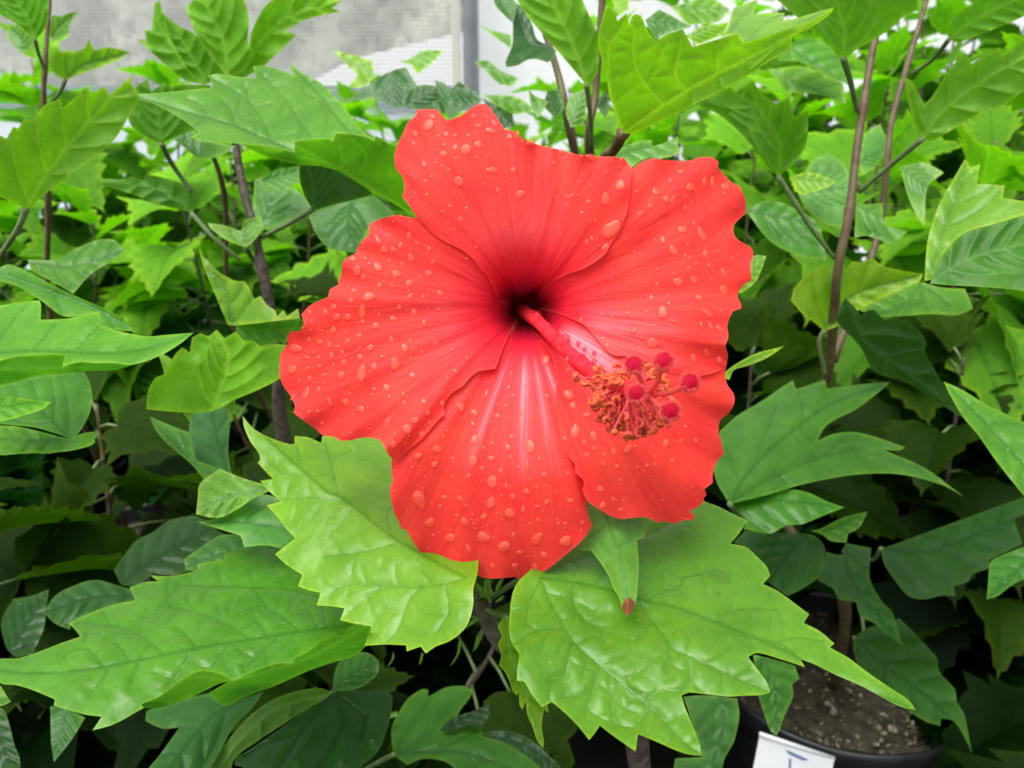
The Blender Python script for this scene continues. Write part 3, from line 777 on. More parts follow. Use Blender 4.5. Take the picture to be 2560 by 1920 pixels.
tip = axis[-1]
for (sx, sy, dd, rr_) in ((1585, 912, .190, 20), (1659, 903, .188, 21), (1725, 956, .186, 21), (1676, 1028, .184, 21.5), (1591, 984, .181, 20.5)):
    c = P(sx, sy, dd); R = rr_ * dd / FPX
    ax_ = (c - (tip + (axis[-8] - tip) * .4)).normalized() * .55 + (Vector((0, 0, CAMZ)) - c).normalized() * .8
    ax_.normalize(); q = ax_.to_track_quat('Z', 'Y').to_matrix()
    V, F = [], []; nu, nv = 22, 12
    for j in range(nv + 1):
        th = math.pi * j / nv
        for i in range(nu):
            p = 2 * math.pi * i / nu; rad = R * 1.12 * (1 + .04 * math.sin(p * 3 + j))
            V.append(c + q @ Vector((rad * math.sin(th) * math.cos(p), rad * math.sin(th) * math.sin(p), rad * .55 * math.cos(th))))
    for j in range(nv):
        for i in range(nu): F.append((j*nu + i, (j+1)*nu + i, (j+1)*nu + (i+1) % nu, j*nu + (i+1) % nu))
    nfirst = len(F)
    for k in range(420):
        p = rnd.uniform(0, 6.28); th = rnd.uniform(1.05, 1.95)
        d = q @ Vector((math.sin(th) * math.cos(p), math.sin(th) * math.sin(p), math.cos(th)))
        b = c + d * R * .88; e = c + (d + Vector((rnd.gauss(0, 1), rnd.gauss(0, 1), rnd.gauss(0, 1))) * .12) * R * rnd.uniform(1.2, 1.4)
        if th < 1.05: e = c + d * R * .98
        vv, ff = tube_geo([b, e], [.00007, .00003], 4); o = len(V); V += vv; F += [tuple(i + o for i in q2) for q2 in ff]
    st = curve3([tip - (tip - axis[-6]) * .4, tip + (c - tip) * .5 + Vector((0, 0, -.0008)), c - ax_ * R * .4], 6)
    vv, ff = tube_geo(st, [.00095, .0007, .00065] + [.0006] * (len(st) - 3), 9); o = len(V); V += vv; F += [tuple(i + o for i in q2) for q2 in ff]
    o = mesh_obj('stigma', V, F, [M_STIGMA, M_HAIR], FL, origin=tuple(c)); two_mat(o, nfirst)
# green calyx behind the throat
cc = P(1322, 800, .318)
V, F = tube_geo([cc + (axis[0] - axis[4]).normalized() * t for t in (-.004, .006, .016, .024)], [.0075, .0085, .007, .0025], 20)
mesh_obj('calyx', V, F, M_SEPAL, FL, origin=tuple(cc))
tube('flower_stalk', [cc + (axis[0] - axis[4]).normalized() * .022, P(1290, 1000, .352), P(1255, 1250, .342), P(1190, 1440, .326)], [.0016, .0015, .0017], M_PETIOLE, FL, 10)

# ------------------------------------------------------------------ water on the petals
def drop_mesh(seed, kind=0):
    r = random.Random(seed); nu, nv = 24, 10; V, F = [], []
    ph = r.uniform(0, 6.28); a2 = r.uniform(.02, .13); a3 = r.uniform(0, .09); tail = (0, .35, .0, .6)[kind % 4]
    for j in range(nv + 1):
        th = (math.pi * .5) * j / nv
        for i in range(nu):
            p = 2 * math.pi * i / nu
            q = 1 + a2 * math.cos(2 * p + ph) + a3 * math.cos(3 * p + ph * 2)
            q *= 1 + tail * max(0, math.sin(p))**5
            rr_ = math.sin(th)**.8 * q * (1 - .06 * (j == nv))
            V.append((rr_ * math.cos(p), rr_ * math.sin(p), .47 * math.cos(th)**.8 * (1 - .25 * max(0, math.sin(p)) * math.sin(th) * (tail > 0)) - .10))
    for j in range(nv):
        for i in range(nu): F.append((j*nu + i, (j+1)*nu + i, (j+1)*nu + (i+1) % nu, j*nu + (i+1) % nu))
    me = bpy.data.meshes.new('water_drop'); me.from_pydata(V, [], F); me.materials.append(M_WATER)
    me.polygons.foreach_set('use_smooth', [True] * len(F)); me.update(); return me
DM = [drop_mesh(i, 0 if i < 6 else 1 + i % 3) for i in range(12)]
PNAME = {'top': 'top petal', 'left': 'left petal', 'right': 'upper right petal', 'low_right': 'lower right petal', 'bottom': 'bottom petal'}
def hit(x, y):
    """the petal seen at a photo position: name, point, normal"""
    o = Vector((0, 0, CAMZ)); d = (P(x, y, 1) - o).normalized()
    l, n, i, t = PBVH.ray_cast(o, d)
    if l is None: return None
    if n.dot(d) > 0: n = -n
    return BK[i], l, n
placed = []
NDROP = 0
def drop(x, y, r, stretch=1.0, tail=False, rot=None, label=None):
    global NDROP
    h_ = hit(x, y)
    if h_ is None: return False
    k, c, n = h_
    dep = -(RC.inverted() @ (c - Vector((0, 0, CAMZ)))).z
    R = r * dep / FPX; c = c + n * R * .05
    up = Vector((0, 0, 1)); yv = (up - n * up.dot(n)).normalized(); xv = yv.cross(n)
    a = rot if rot is not None else rnd.gauss(0, .45)
    M = Matrix((xv, yv, n)).transposed() @ Matrix.Rotation(a, 3, 'Z')
    me = DM[6 + rnd.randrange(6)] if (tail or (r > 6 and rnd.random() < .5)) else DM[rnd.randrange(6)]
    o = bpy.data.objects.new('water_drop', me); COL.objects.link(o)
    M4 = M.to_4x4() @ Matrix.Diagonal((R, R * stretch, R * .92, 1)); M4.translation = c; o.matrix_world = M4
    size = 'large' if r > 10.5 else ('small' if r > 5 else 'tiny')
    tag(o, label or f'{size} clear water drop resting on the {PNAME[k]} of the red flower', 'water drop', f'{size} water drops on the {PNAME[k]}')
    placed.append((x, y, r)); NDROP += 1
    return True
BIG = {
 'p1': [(1350,250,62,80,.5),(1230,325,50,40),(1385,175,32,40),(1745,170,30,28),(1790,255,32,28),(1890,300,55,42),(1925,230,32,45),(1500,330,38,32),(1700,340,32,24),(1580,345,24,20),(1675,465,52,65),(1785,420,45,45,.4),(1480,500,42,42),(1580,450,32,28),(1485,420,22,20),(1435,345,18,18),(1225,405,22,26),(1320,590,32,36),(1590,540,18,18),(1770,530,18,20),(1860,520,18,16),(1525,635,22,18),(1465,605,16,20),(1410,575,20,15),(1900,640,34,55),(2085,640,34,30),(1615,740,58,52),(1385,695,20,16),(1325,735,22,22),(2145,850,42,46),(1950,815,24,28),(1835,760,16,24),(2010,740,18,20),(1335,855,22,24),(1540,950,25,20),(1680,970,18,20),(1630,1065,26,30),(1475,1000,14,18),(920,1240,30,50),(990,1195,16,16),(1185,1210,28,42),(1250,1270,20,22),(1360,1320,24,26),(970,1335,36,28),(1050,1325,25,30),(785,1285,18,22),(1205,1405,35,38),(700,1405,45,40),(735,1505,48,50),(920,1480,52,52),(1080,1535,48,48),(1355,1530,35,40),(790,1570,30,30),(1190,1620,42,42),(1125,1450,18,28),(1010,1425,18,20),(845,1450,26,18),(1390,1435,20,24),(1280,1565,20,16),(930,1635,30,30),(1040,1640,22,20),(805,1400,14,22),(1110,1290,18,50),(2050,350,40,34),(2120,330,30,26)],
 'p2': [(160,402,62,34),(30,350,34,24),(430,482,40,28),(515,505,34,20),(290,440,20,16),(350,462,18,14),(685,532,78,34),(600,520,22,16),(365,580,26,28),(940,615,28,20),(490,615,15,14),(810,660,18,12),(870,560,28,12),(930,775,62,52),(660,915,28,26),(810,890,50,60),(505,865,24,34),(575,740,18,15),(605,685,12,12),(462,725,12,28),(640,800,14,14),(850,1160,75,95,-.55),(645,1260,18,30),(685,1230,22,24),(800,1310,34,38),(470,945,14,22),(600,1010,24,16),(720,1075,20,20),(1460,655,42,28),(1370,725,22,36),(1540,790,55,45),(1665,750,32,45,-.4),(1735,745,30,75,-.25),(1595,640,22,20),(1845,780,50,46),(1245,830,45,38),(1335,890,40,40),(1390,890,24,60,-.5),(1190,945,20,28),(1500,965,20,28),(1105,1015,20,34,-.4),(1475,1155,48,52),(1645,1205,45,60),(1575,1100,20,28),(1280,1110,15,12),(1305,1250,28,30),(1395,1335,40,56),(1670,1360,28,48),(1850,1300,20,18),(1780,1340,20,15),(1700,1465,24,26),(1590,1445,20,14),(1500,1385,20,18),(1527,1485,20,20),(1830,1530,30,40),(1905,1400,18,18),(1435,1610,52,46),(1575,1590,36,44),(1250,1625,20,22),(1075,825,24,20),(1550,920,18,16)],
 'p3': [(850,585,35,38),(535,235,36,34,-.5),(465,280,24,26),(560,320,40,35),(655,320,40,36),(325,285,24,24),(345,355,18,22),(780,290,40,55),(785,365,28,20),(925,305,18,30),(1050,335,36,36),(900,395,40,36),(1230,285,34,30),(1315,375,26,26),(1100,240,28,28),(1195,140,34,28),(1455,118,28,26),(1400,100,20,18),(840,145,62,55,.5),(680,180,32,20),(705,90,30,28),(625,140,14,14),(530,440,36,32),(430,440,16,14),(320,520,30,30),(410,535,40,26),(495,560,28,34),(570,575,20,18),(650,525,28,30),(750,480,28,30),(635,455,20,18),(1035,520,26,30),(1150,590,38,34),(1195,520,22,20),(1410,550,20,22),(1440,255,20,22),(1310,145,18,22),(205,590,85,55),(300,668,38,20),(400,668,28,24),(510,655,32,22),(605,625,26,22),(620,710,30,40),(745,600,38,18),(760,665,38,34),(950,660,24,20),(1065,735,52,52),(1205,680,22,20),(1300,620,20,18),(170,775,55,45),(310,760,22,26),(410,745,26,24),(455,820,34,22),(325,850,36,24),(235,875,18,26),(770,820,52,68),(885,755,34,34),(600,825,42,34),(530,735,16,18),(290,990,42,55),(400,945,30,32),(180,1015,24,36),(450,890,18,18),(990,930,48,40),(885,945,24,16),(870,990,20,16),(1010,1010,24,20),(635,1060,42,28,-.6),(500,1050,50,20,-1.1),(770,1115,44,38),(705,1070,14,14),(1145,1060,20,24,-.5),(1310,1045,24,32),(1135,985,22,20),(1215,820,38,36),(1585,785,26,28),(1500,740,15,14),(1565,600,14,12),(1685,670,18,18),(1350,1155,32,24),(1470,1070,28,26),(1240,1210,40,36),(1165,1290,55,40,-.8),(1000,1220,30,60),(1365,1230,18,20),(1295,1330,30,30),(1060,1330,20,14),(320,1140,20,20),(395,1135,26,18),(265,1190,14,14),(435,1240,30,18,-.8),(1050,1420,45,35),(1150,1410,14,12),(1630,1100,48,34,-.8),(1750,1145,42,36),(1735,1245,24,18),(1480,1355,18,20),(1745,1390,44,40),(1430,1460,52,42),(1260,1520,50,34),(1405,1595,40,36),(1740,1560,44,60,-.3),(1895,1540,32,34),(1830,1450,18,24),(1905,1405,20,20),(1560,1545,20,22),(2065,1350,22,24),(2045,1450,36,34),(2060,1530,22,22),(1950,1175,28,32),(1855,975,16,40),(2050,925,22,24),(2085,995,20,20),(2065,800,20,18),(2160,1150,20,20),(2025,1085,18,20)],
 'p4': [(1205,155,28,26),(1355,200,22,22),(1160,270,16,16),(1000,285,22,20),(860,315,20,20),(775,300,22,20),(590,345,28,30),(665,395,24,22),(1300,290,58,50),(1050,440,38,30,.6),(920,480,28,28),(1210,545,60,58,.7),(825,560,24,26),(1015,560,16,14),(1100,580,14,14),(1395,355,20,18),(1830,85,42,55),(1620,150,38,40,.4),(1695,290,30,52),(1635,380,18,30),(1720,400,24,34),(1790,415,28,52),(1570,675,32,50),(1685,640,30,52),(1795,690,36,42),(1740,560,12,20),(785,505,16,16),(490,990,62,58),(525,1090,38,32),(645,1165,38,32,.4),(545,1310,50,68),(705,1345,36,50),(620,1405,24,28,.4),(455,1370,22,24),(645,1515,25,30),(310,1000,32,30),(290,690,50,58),(155,1440,60,70),(90,1150,22,20),(480,780,22,22),(240,1545,22,24),(130,1600,24,24),(800,1505,20,22),(880,1485,28,34),(1000,1460,55,40,.8),(1330,1415,38,40),(1460,1390,16,24),(790,1590,26,28),(910,1610,28,28),(1165,1605,22,24),(1235,1595,18,18),(1085,1620,20,20),(1390,1560,22,30),(1205,1450,14,16),(1245,1520,14,18),(1590,1390,30,28),(1500,1270,24,16),(855,1400,14,14),(15,995,18,20),(15,1350,14,14),(5,20,1,1)],
 'p5': [(845,350,44,40),(1050,140,34,36),(1000,190,18,20),(1145,415,36,28),(990,500,28,30),(840,520,44,64,-.4),(1330,405,60,72),(1310,560,24,22),(1230,580,16,18),(1410,505,24,22),(1165,490,22,22),(1080,610,24,24),(920,590,20,26),(800,650,22,32,-.3),(660,510,20,22),(505,555,38,36),(530,410,50,50),(1455,645,30,28),(1000,715,58,52),(1300,790,36,32),(1185,835,32,32),(1125,740,20,24),(990,900,48,52,-.4),(930,1010,36,34),(590,840,34,28),(375,860,65,110),(555,920,22,22),(700,1000,22,24),(770,910,16,18),(720,850,28,36),(465,1060,50,56,-.4),(640,1190,60,56),(760,1050,42,48,-.2),(930,1185,62,74),(800,1290,28,44),(495,1170,18,28),(1105,1265,62,62,.5),(1155,980,52,60,.3),(1190,1165,26,40),(1270,950,22,44),(1400,1040,22,30),(1390,920,22,22),(1475,885,24,28),(1680,870,26,28),(1385,1205,50,80),(1640,1220,68,62),(1785,1060,24,20),(1450,1340,42,44),(1370,1450,40,50),(1240,1320,30,30),(1005,1435,24,22),(1200,1440,50,30,-.9),(740,1430,20,24),(1330,1070,18,20),(1575,1070,20,28),(1635,1070,20,24),(1660,630,22,26),(1325,685,14,14),(1390,750,14,14),(1465,740,14,18),(1545,800,12,12),(1740,960,12,12),(835,990,16,16),(1050,980,16,22),(600,950,10,10),(1940,770,38,38),(2050,860,20,28),(2140,870,15,18),(1960,910,44,34),(2115,950,24,26),(1820,480,24,28),(1800,370,26,26),(1630,330,24,26),(1970,560,30,30),(2085,580,28,28),(1975,465,20,20),(2055,445,28,28),(1880,415,18,22)],
}
seen = []
for t_, lst in BIG.items():
    for q in lst:
        (x, y), = T(t_, q[0], q[1]); w_, h_ = q[2] * .28933, q[3] * .28933
        if w_ < 2 or any((x - a)**2 + (y - b)**2 < (c * .8)**2 for a, b, c in seen): continue
        r = w_ * .87; seen.append((x, y, max(r, 6)))
        drop(x, y, r, min(2.2, h_ / w_), rot=q[4] if len(q) > 4 else None)
# finest specks of water, too many to count: one object
V, F = [], []
base = [tuple(v.co) for v in DM[0].vertices]; bf = [tuple(p.vertices) for p in DM[0].polygons]
lo = [(math.cos(a) * s, math.sin(a) * s, z) for z, s in ((.45, .0), (.35, .55), (.1, .92), (-.1, 1.0)) for a in [2 * math.pi * i / 8 for i in range(8)]]
lf = [(j*8 + i, (j+1)*8 + i, (j+1)*8 + (i+1) % 8, j*8 + (i+1) % 8) for j in range(3) for i in range(8)]
cnt = 0
for k in range(4200):
    x = rnd.uniform(690, 1890); y = rnd.uniform(250, 1450)
    h_ = hit(x, y)
    if h_ is None or math.hypot(x - C0[0], y - C0[1]) < 190 or (x > 1250 and rnd.random() < .35): continue
    if any(abs(x - a) < c + 2 and abs(y - b) < c + 2 for a, b, c in placed): continue
    r = min(4.4, rnd.lognormvariate(.72, .38)); kk, c, n = h_; c = c + n * r * .118e-3 * .05
    u_ = n.orthogonal().normalized(); w_ = n.cross(u_); R = r * .118e-3; o = len(V)
    V += [c + u_ * (q[0] * R) + w_ * (q[1] * R) + n * (q[2] * R) for q in lo]; F += [tuple(i + o for i in q) for q in lf]
    cnt += 1
    if cnt > 900: break
o = mesh_obj('water_specks', V, F, M_WATER, None, origin=tuple(V[0])); o['kind'] = 'stuff'
tag(o, 'finest specks of water scattered over all five red petals', 'water specks')
# round beads that cling to the column
for j, (zx, zy, rr_) in enumerate([(1010, 935, 13), (1110, 1085, 8), (1175, 1170, 8), (1400, 1255, 13), (1580, 1315, 6), (1665, 1390, 5), (1635, 1505, 10), (1055, 1300, 5), (1340, 1390, 10), (1440, 1540, 9), (1800, 1450, 6), (1800, 1560, 6)]):
    sx, sy = T('z3', zx, zy)[0]
    oncol = j in (0, 1, 2, 7, 8, 9)
    if oncol:
        q = min(axis, key=lambda p: (P(sx, sy, -(RC.inverted() @ (p - Vector((0, 0, CAMZ)))).z) - p).length)
        dd = -(RC.inverted() @ (q - Vector((0, 0, CAMZ)))).z - .0016
    else:
        dd = -(RC.inverted() @ (hit(sx, sy)[1] - Vector((0, 0, CAMZ)))).z - rr_ * .118e-3 * .9
    R = rr_ * dd / FPX
    V, F = [], []; nu, nv = 20, 12
    for jj in range(nv + 1):
        th = math.pi * jj / nv
        for i in range(nu): p = 2 * math.pi * i / nu; V.append(P(sx, sy, dd) + Vector((math.sin(th) * math.cos(p), math.sin(th) * math.sin(p), math.cos(th))) * R)
    for jj in range(nv):
        for i in range(nu): F.append((jj*nu + i, (jj+1)*nu + i, (jj+1)*nu + (i+1) % nu, jj*nu + (i+1) % nu))
    o = mesh_obj('water_bead', V, F, M_WATER if j in (8, 9) else M_BEAD, None, origin=tuple(P(sx, sy, dd)))
    tag(o, 'round bead of water clinging to the column of the flower' if oncol else 'round bead of water in the pale throat beside the column', 'water bead', 'beads on the column' if oncol else 'beads in the pale throat')

# ------------------------------------------------------------------ leaves of the flowering plant
L = leaf
# leaf left of the stem, tip up left
o1 = T('D', 1490,1080, 1560,1160, 1660,1215, 1780,1255, 1812,1252, 1810,1205, 1890,1212, 1975,1248, 1980,1205) + [(960, 1075), (1060, 1090), (1130, 1200), (1190, 1330), (1195, 1420)] + T('G', 868,560, 868,650, 840,760, 790,830, 720,880, 640,912, 575,955, 545,912, 460,942, 455,905, 330,900, 200,908, 240,790, 130,770, 50,750, 78,678, 0,665) + T('F', 1945,660, 1970,582, 1900,567, 1830,542, 1858,472, 1760,410, 1690,345, 1815,247, 1760,190, 1700,110, 1638,45) + T('D', 1725,1605, 1650,1540, 1600,1480, 1678,1470, 1630,1420, 1583,1368, 1600,1350, 1590,1310, 1540,1240, 1500,1150)
m1 = T('G', 820,490, 560,350, 370,240, 60,0) + T('D', 2000,1540, 1660,1240, 1490,1080)
v1 = [T('G', 815,495, 600,545, 300,545, 130,530, 60,545, -20,600), T('G', 420,275, 200,330, -60,360) , T('G', 230,110, 120,60, 100,100), T('G', 370,240, 340,100, 420,0), T('D', 2100,1600, 1900,1585, 1700,1600), T('D', 1900,1440, 1760,1440, 1640,1370), T('D', 1840,1380, 1830,1290, 1815,1255),
      T('D', 2080,1560, 2040,1400, 2000,1240), T('G', 560,545, 480,620, 400,820, 330,890), T('G', 700,530, 720,700, 640,830), T('G', 300,545, 180,640, 90,720)]
L(FG, (.145, .345, .022), [patch(o1, m1, .262, a=-.02, b=.55, c=-.28, veins=v1, g=8, bump=.00055, bend=.10, seed=1, sub=True)], petiole=[(1165, 1444, .262), (1185, 1475, .29), (1200, 1500, .318)])
# big leaf reaching out to the lower left corner
o2 = T('F', -60,1045, 0,990, 110,985, 250,940, 380,890, 492,852, 462,810, 418,770, 520,720, 680,660, 832,627, 795,550, 900,515, 972,512, 922,475, 1050,480, 1212,446, 1212,405, 1376,378, 1378,310, 1500,300, 1642,292, 1650,213, 1700,208, 1790,230, 1900,300, 2050,480, 2150,650, 2200,770, 2110,850, 2050,848, 1970,880, 1900,940, 1812,988, 1800,1016, 1700,1020, 1600,1050, 1440,1122, 1390,1098, 1300,1068, 1210,1070, 1130,1110, 1060,1160, 980,1220, 868,1266, 884,1290, 700,1390, 568,1428, 625,1343, 520,1330, 330,1276, 337,1238, 200,1180, 100,1150, 0,1135)
m2 = T('F', 2165,784, 1850,820, 1530,870, 1250,915, 1000,965, 700,1025, 520,1055, 350,1072, 130,1075, -50,1050)
v2 = [T('F', 1020,962, 850,840, 730,790, 480,770), T('F', 1530,866, 1400,780, 1260,720, 1050,670), T('F', 1845,820, 1720,720, 1650,690, 1560,570, 1460,540), T('F', 2000,790, 1960,610, 1750,560, 1300,545, 1100,540), T('F', 1170,970, 1100,1080, 1040,1160), T('F', 1700,865, 1600,960, 1510,1035), T('F', 670,1045, 620,1130, 560,1190), T('F', 630,1030, 540,930, 420,950, 390,1000), T('F', 790,1005, 740,920, 670,880), T('F', 1640,850, 1600,780, 1560,740), T('F', 1200,925, 1160,860, 1100,800), T('F', 1950,800, 1900,700, 1870,640), T('F', 870,990, 830,1080, 810,1150), T('F', 1400,890, 1320,1010, 1280,1050)]
o2a = T('F', 1440,1121, 1600,1049, 1700,1019, 1800,1015, 1811,987, 1900,939, 1970,879, 2050,847, 2110,849, 2150,790, 2212,775, 2280,800, 2260,890, 2180,970, 2080,1000, 1900,1060, 1700,1150, 1560,1200, 1450,1250, 1380,1276, 1330,1250, 1282,1198, 1400,1130)
o2b = T('F', 868,1265, 980,1219, 1060,1159, 1130,1109, 1210,1069, 1300,1067, 1390,1097, 1440,1121, 1350,1140, 1180,1220, 1050,1270, 960,1291, 886,1290)
L(FG, (.085, .28, .022), [patch(o2, m2, .285, a=.05, b=.62, c=-.16, veins=v2, g=8.5, bump=.0010, bend=-.06, seed=2, sub=True),
   patch(o2a, T('F', 2250,790, 1850,1000, 1440,1121), .2515, a=-.22, b=-.9, c=0, veins=[], up=False, g=8, bump=.0003, wave=.0004),
   patch(o2b, T('F', 1440,1121, 1130,1109, 868,1265), .257, a=-.10, b=-.9, c=0, veins=[], up=False, g=8, bump=.0003, wave=.0004)],
   specks=120, petiole=[(896, 1562, .285), (1010, 1530, .30), (1180, 1540, .315), (1232, 1580, .305)])
# broad leaf lower right, held out towards the right corner
o3 = T('G', 1220,440, 1150,505, 1118,560, 1100,630, 1090,740, 1090,840, 1110,900, 1150,962, 1140,1040, 1135,1122, 1180,1130, 1230,1210, 1290,1287, 1350,1253, 1430,1320, 1510,1400, 1580,1487, 1618,1440, 1645,1398, 1740,1470, 1865,1557, 1880,1450, 2000,1500, 2100,1545) + T('H', 150,1575, 230,1584, 215,1500, 170,1380, 130,1290, 108,1214, 150,1195, 260,1205, 390,1220, 480,1215, 600,1210, 655,1192, 630,1130, 580,1060, 518,978, 560,953, 620,960, 700,985, 780,1010, 867,1040, 838,990, 920,1020, 1040,1080, 1200,1150, 1350,1230, 1450,1280, 1548,1303, 1500,1240, 1380,1160, 1250,1070, 1130,980, 1018,918, 1047,895, 960,820, 858,767, 892,714, 820,660, 740,600, 680,560, 608,530, 652,478, 630,420, 560,350, 500,300, 408,280, 460,220, 514,138, 430,100, 330,50, 260,25, 150,-30, -60,-60) + T('G', 1800,20, 1500,150, 1300,330)
m3 = T('G', 1285,492, 1500,520, 1750,580, 1990,650) + T('H', 0,650, 150,700, 390,790, 700,920, 1000,1070, 1300,1200, 1548,1303)
v3 = [T('G', 1290,500, 1340,640, 1480,880, 1620,1010, 1770,1130, 2000,1330) + T('H', 100,1480, 232,1582), T('G', 1870,610, 1990,790, 2070,910, 2062,1100), T('G', 1290,490, 1450,400, 1650,330, 1900,240, 2150,120), T('G', 1950,620, 2150,530) + T('H', 120,490, 235,468),
      T('G', 2070,910, 2130,950) + T('H', 150,970, 240,1010, 450,1110, 655,1190), T('G', 1480,880, 1450,980, 1430,1090, 1330,1140), T('G', 1420,800, 1250,820, 1120,900), T('G', 1290,500, 1220,620, 1180,800), T('H', 390,790, 520,860, 700,890, 840,990), T('H', 330,760, 400,700, 550,680, 700,690), T('H', 650,900, 800,860, 980,880), T('G', 1650,1040, 1600,1180, 1570,1300), T('G', 1770,1130, 1720,1280, 1740,1400), T('G', 1950,1290, 1900,1380), T('H', 150,1010, 160,1110, 120,1200), T('G', 1600,540, 1700,460, 1720,420), T('G', 1500,520, 1480,640, 1560,760, 1680,800)]
L(FG, (.108, .315, .022), [patch(o3, m3, .262, a=-.02, b=.62, c=-.14, veins=v3, g=8.5, bump=.0007, bend=.02, seed=3, sub=True, wave=.0011)], specks=55, petiole=[(1353, 1445, .262), (1300, 1450, .29), (1220, 1500, .313)])
# small drooping leaf with a brown tip
o3b = T('G', 1560,-20, 1500,120, 1490,300, 1530,322, 1590,320, 1650,400, 1700,480, 1730,560, 1758,600, 1785,680, 1815,724, 1850,680, 1870,620, 1880,500, 1885,400, 1880,340, 1873,257, 1917,245, 1930,190, 1928,120, 1800,20, 1640,-40)
L(FG, (.13, .34, .05), [patch(o3b, T('G', 1640,0, 1740,280, 1800,520, 1815,722), .270, a=.1, b=.42, c=-.5, veins=[T('G', 1700,180, 1780,140, 1860,150), T('G', 1750,300, 1840,260), T('G', 1690,160, 1600,240)], g=6, bump=.0006, wave=.0003, sub=True)])
bt = T('G', 1783,660, 1790,690, 1815,726, 1850,685, 1862,640, 1830,610, 1812,615)
M_BROWN = simple('withered_tip', (.20, .06, .015), .45, noise=900, col2=(.10, .03, .012))
w, f, ve, ed = patch(bt, T('G', 1815,615, 1815,724), .2395, a=.1, b=.42, c=-.5, veins=[], g=5, bump=0, wave=0)
mesh_obj('withered_leaf_tip', w, f, M_BROWN, FG, origin=tuple(w[0]))
# narrow crumpled leaf hanging behind the broad leaf
o4 = T('G', 1060,720, 1018,790, 1045,850, 1020,900, 1040,960, 1025,1030, 1062,1070, 1090,1130, 1112,1190, 1135,1212, 1150,1190, 1152,1270, 1170,1300, 1190,1240, 1200,1330, 1230,1400, 1260,1490, 1297,1537, 1302,1500, 1288,1400, 1302,1300, 1330,1320, 1322,1275, 1280,1240, 1180,1100, 1150,960, 1110,850, 1100,740)
L(FG, 'y', [patch(o4, T('G', 1075,730, 1095,950, 1180,1180, 1240,1380, 1295,1530), .284, a=.1, b=.1, c=-.9, g=7, bump=.0008, wave=.0012)], petiole=[(1267, 1542, .285), (1240, 1535, .30), (1215, 1525, .309)])
# long leaf at upper left, its near half folded over
o5 = T('z2', 33,375, 200,370, 400,352, 642,328, 608,243, 680,235, 780,250, 940,262, 918,180, 1000,180, 1100,205, 1205,245, 1165,155, 1220,200, 1300,250, 1390,300, 1460,370, 1540,450, 1620,560, 1700,650, 1800,695, 1930,740, 1850,701, 1765,662, 1760,701, 1700,671, 1600,651, 1490,645, 1470,701, 1440,686, 1300,690, 1205,702, 1208,780, 1090,750, 960,730, 830,718, 700,705, 560,700, 488,670, 540,640, 500,600, 400,530, 250,450, 120,410)
o5b = T('z2', 828,719, 960,732, 1090,752, 1209,781, 1206,702, 1300,691, 1440,687, 1470,702, 1491,646, 1600,652, 1700,672, 1760,702, 1766,662, 1850,702, 1920,727, 2100,850, 2100,1240, 2050,1228, 1900,1135, 1700,1020, 1500,905, 1370,870, 1220,860, 1000,800)
v5 = [T('z2', 640,270, 750,330, 870,410, 960,520, 1030,660), T('z2', 1000,260, 1160,430, 1240,560, 1320,670), T('z2', 1290,375, 1380,420, 1480,520, 1560,620), T('z2', 470,410, 550,450, 590,500), T('z2', 720,440, 770,500, 785,580), T('z2', 1240,230, 1400,400, 1520,560, 1600,640), T('z2', 600,560, 500,600), T('z2', 870,330, 880,400)]
v5b = [T('z2', 1515,735, 1535,790, 1528,860), T('z2', 1600,680, 1700,790, 1690,860, 1655,915), T('z2', 1860,880, 1870,930), T('z2', 1230,740, 1400,830, 1480,870), T('z2', 1280,790, 1350,860)]
L(FG, (.09, .28, .024), [patch(o5, T('z2', 60,380, 500,510, 790,595, 1000,680, 1207,770), .335, a=-.10, b=.62, c=.10, veins=v5, g=7, bump=.0009, seed=5, sub=True, pivot=T('z2', 1207, 770)[0]),
   patch(o5b, T('z2', 2060,1230, 1750,1030, 1480,870, 1220,800, 1000,745), .335, a=-.10, b=-.55, c=0, veins=v5b, up=False, g=7, bump=.0005, pivot=T('z2', 1207, 770)[0])],
   specks=110, petiole=[(1045, 542, .36), (1100, 620, .37), (1200, 800, .36), (1330, 1115, .337)])
# leaf held high at upper right, seen from below
o6 = T('z4', 820,862, 790,800, 760,700, 725,600, 705,450, 672,350, 660,280, 662,200, 680,130, 698,55, 740,33, 768,90, 780,135, 838,85, 857,150, 880,100, 905,90, 937,110, 970,190, 1027,272, 1080,230, 1200,185, 1225,230, 1265,303, 1400,260, 1550,215, 1592,277, 1750,230, 1900,180, 2050,120, 2172,48, 2150,90, 2050,160, 1905,235, 1885,320, 1750,400, 1500,560, 1300,660, 1100,760, 900,848)
o6b = T('z4', 1452,240, 1490,180, 1510,110, 1530,50, 1640,10, 1682,-5, 1655,95, 1750,82, 1858,84, 1825,135, 1900,125, 2172,46, 2050,121, 1900,181, 1750,231, 1592,278, 1550,216)
v6 = [T('z4', 1075,675, 930,500, 880,330, 890,200, 850,130), T('z4', 1215,570, 1155,480, 1170,380, 1195,240), T('z4', 1425,440, 1430,360, 1480,300, 1540,230), T('z4', 825,850, 770,700, 732,560, 725,300, 780,220, 838,120), T('z4', 1270,600, 1272,670), T('z4', 1440,500, 1460,560), T('z4', 1060,370, 1080,310, 1120,280), T('z4', 1620,370, 1640,410), T('z4', 1640,440, 1780,320, 1810,270)]
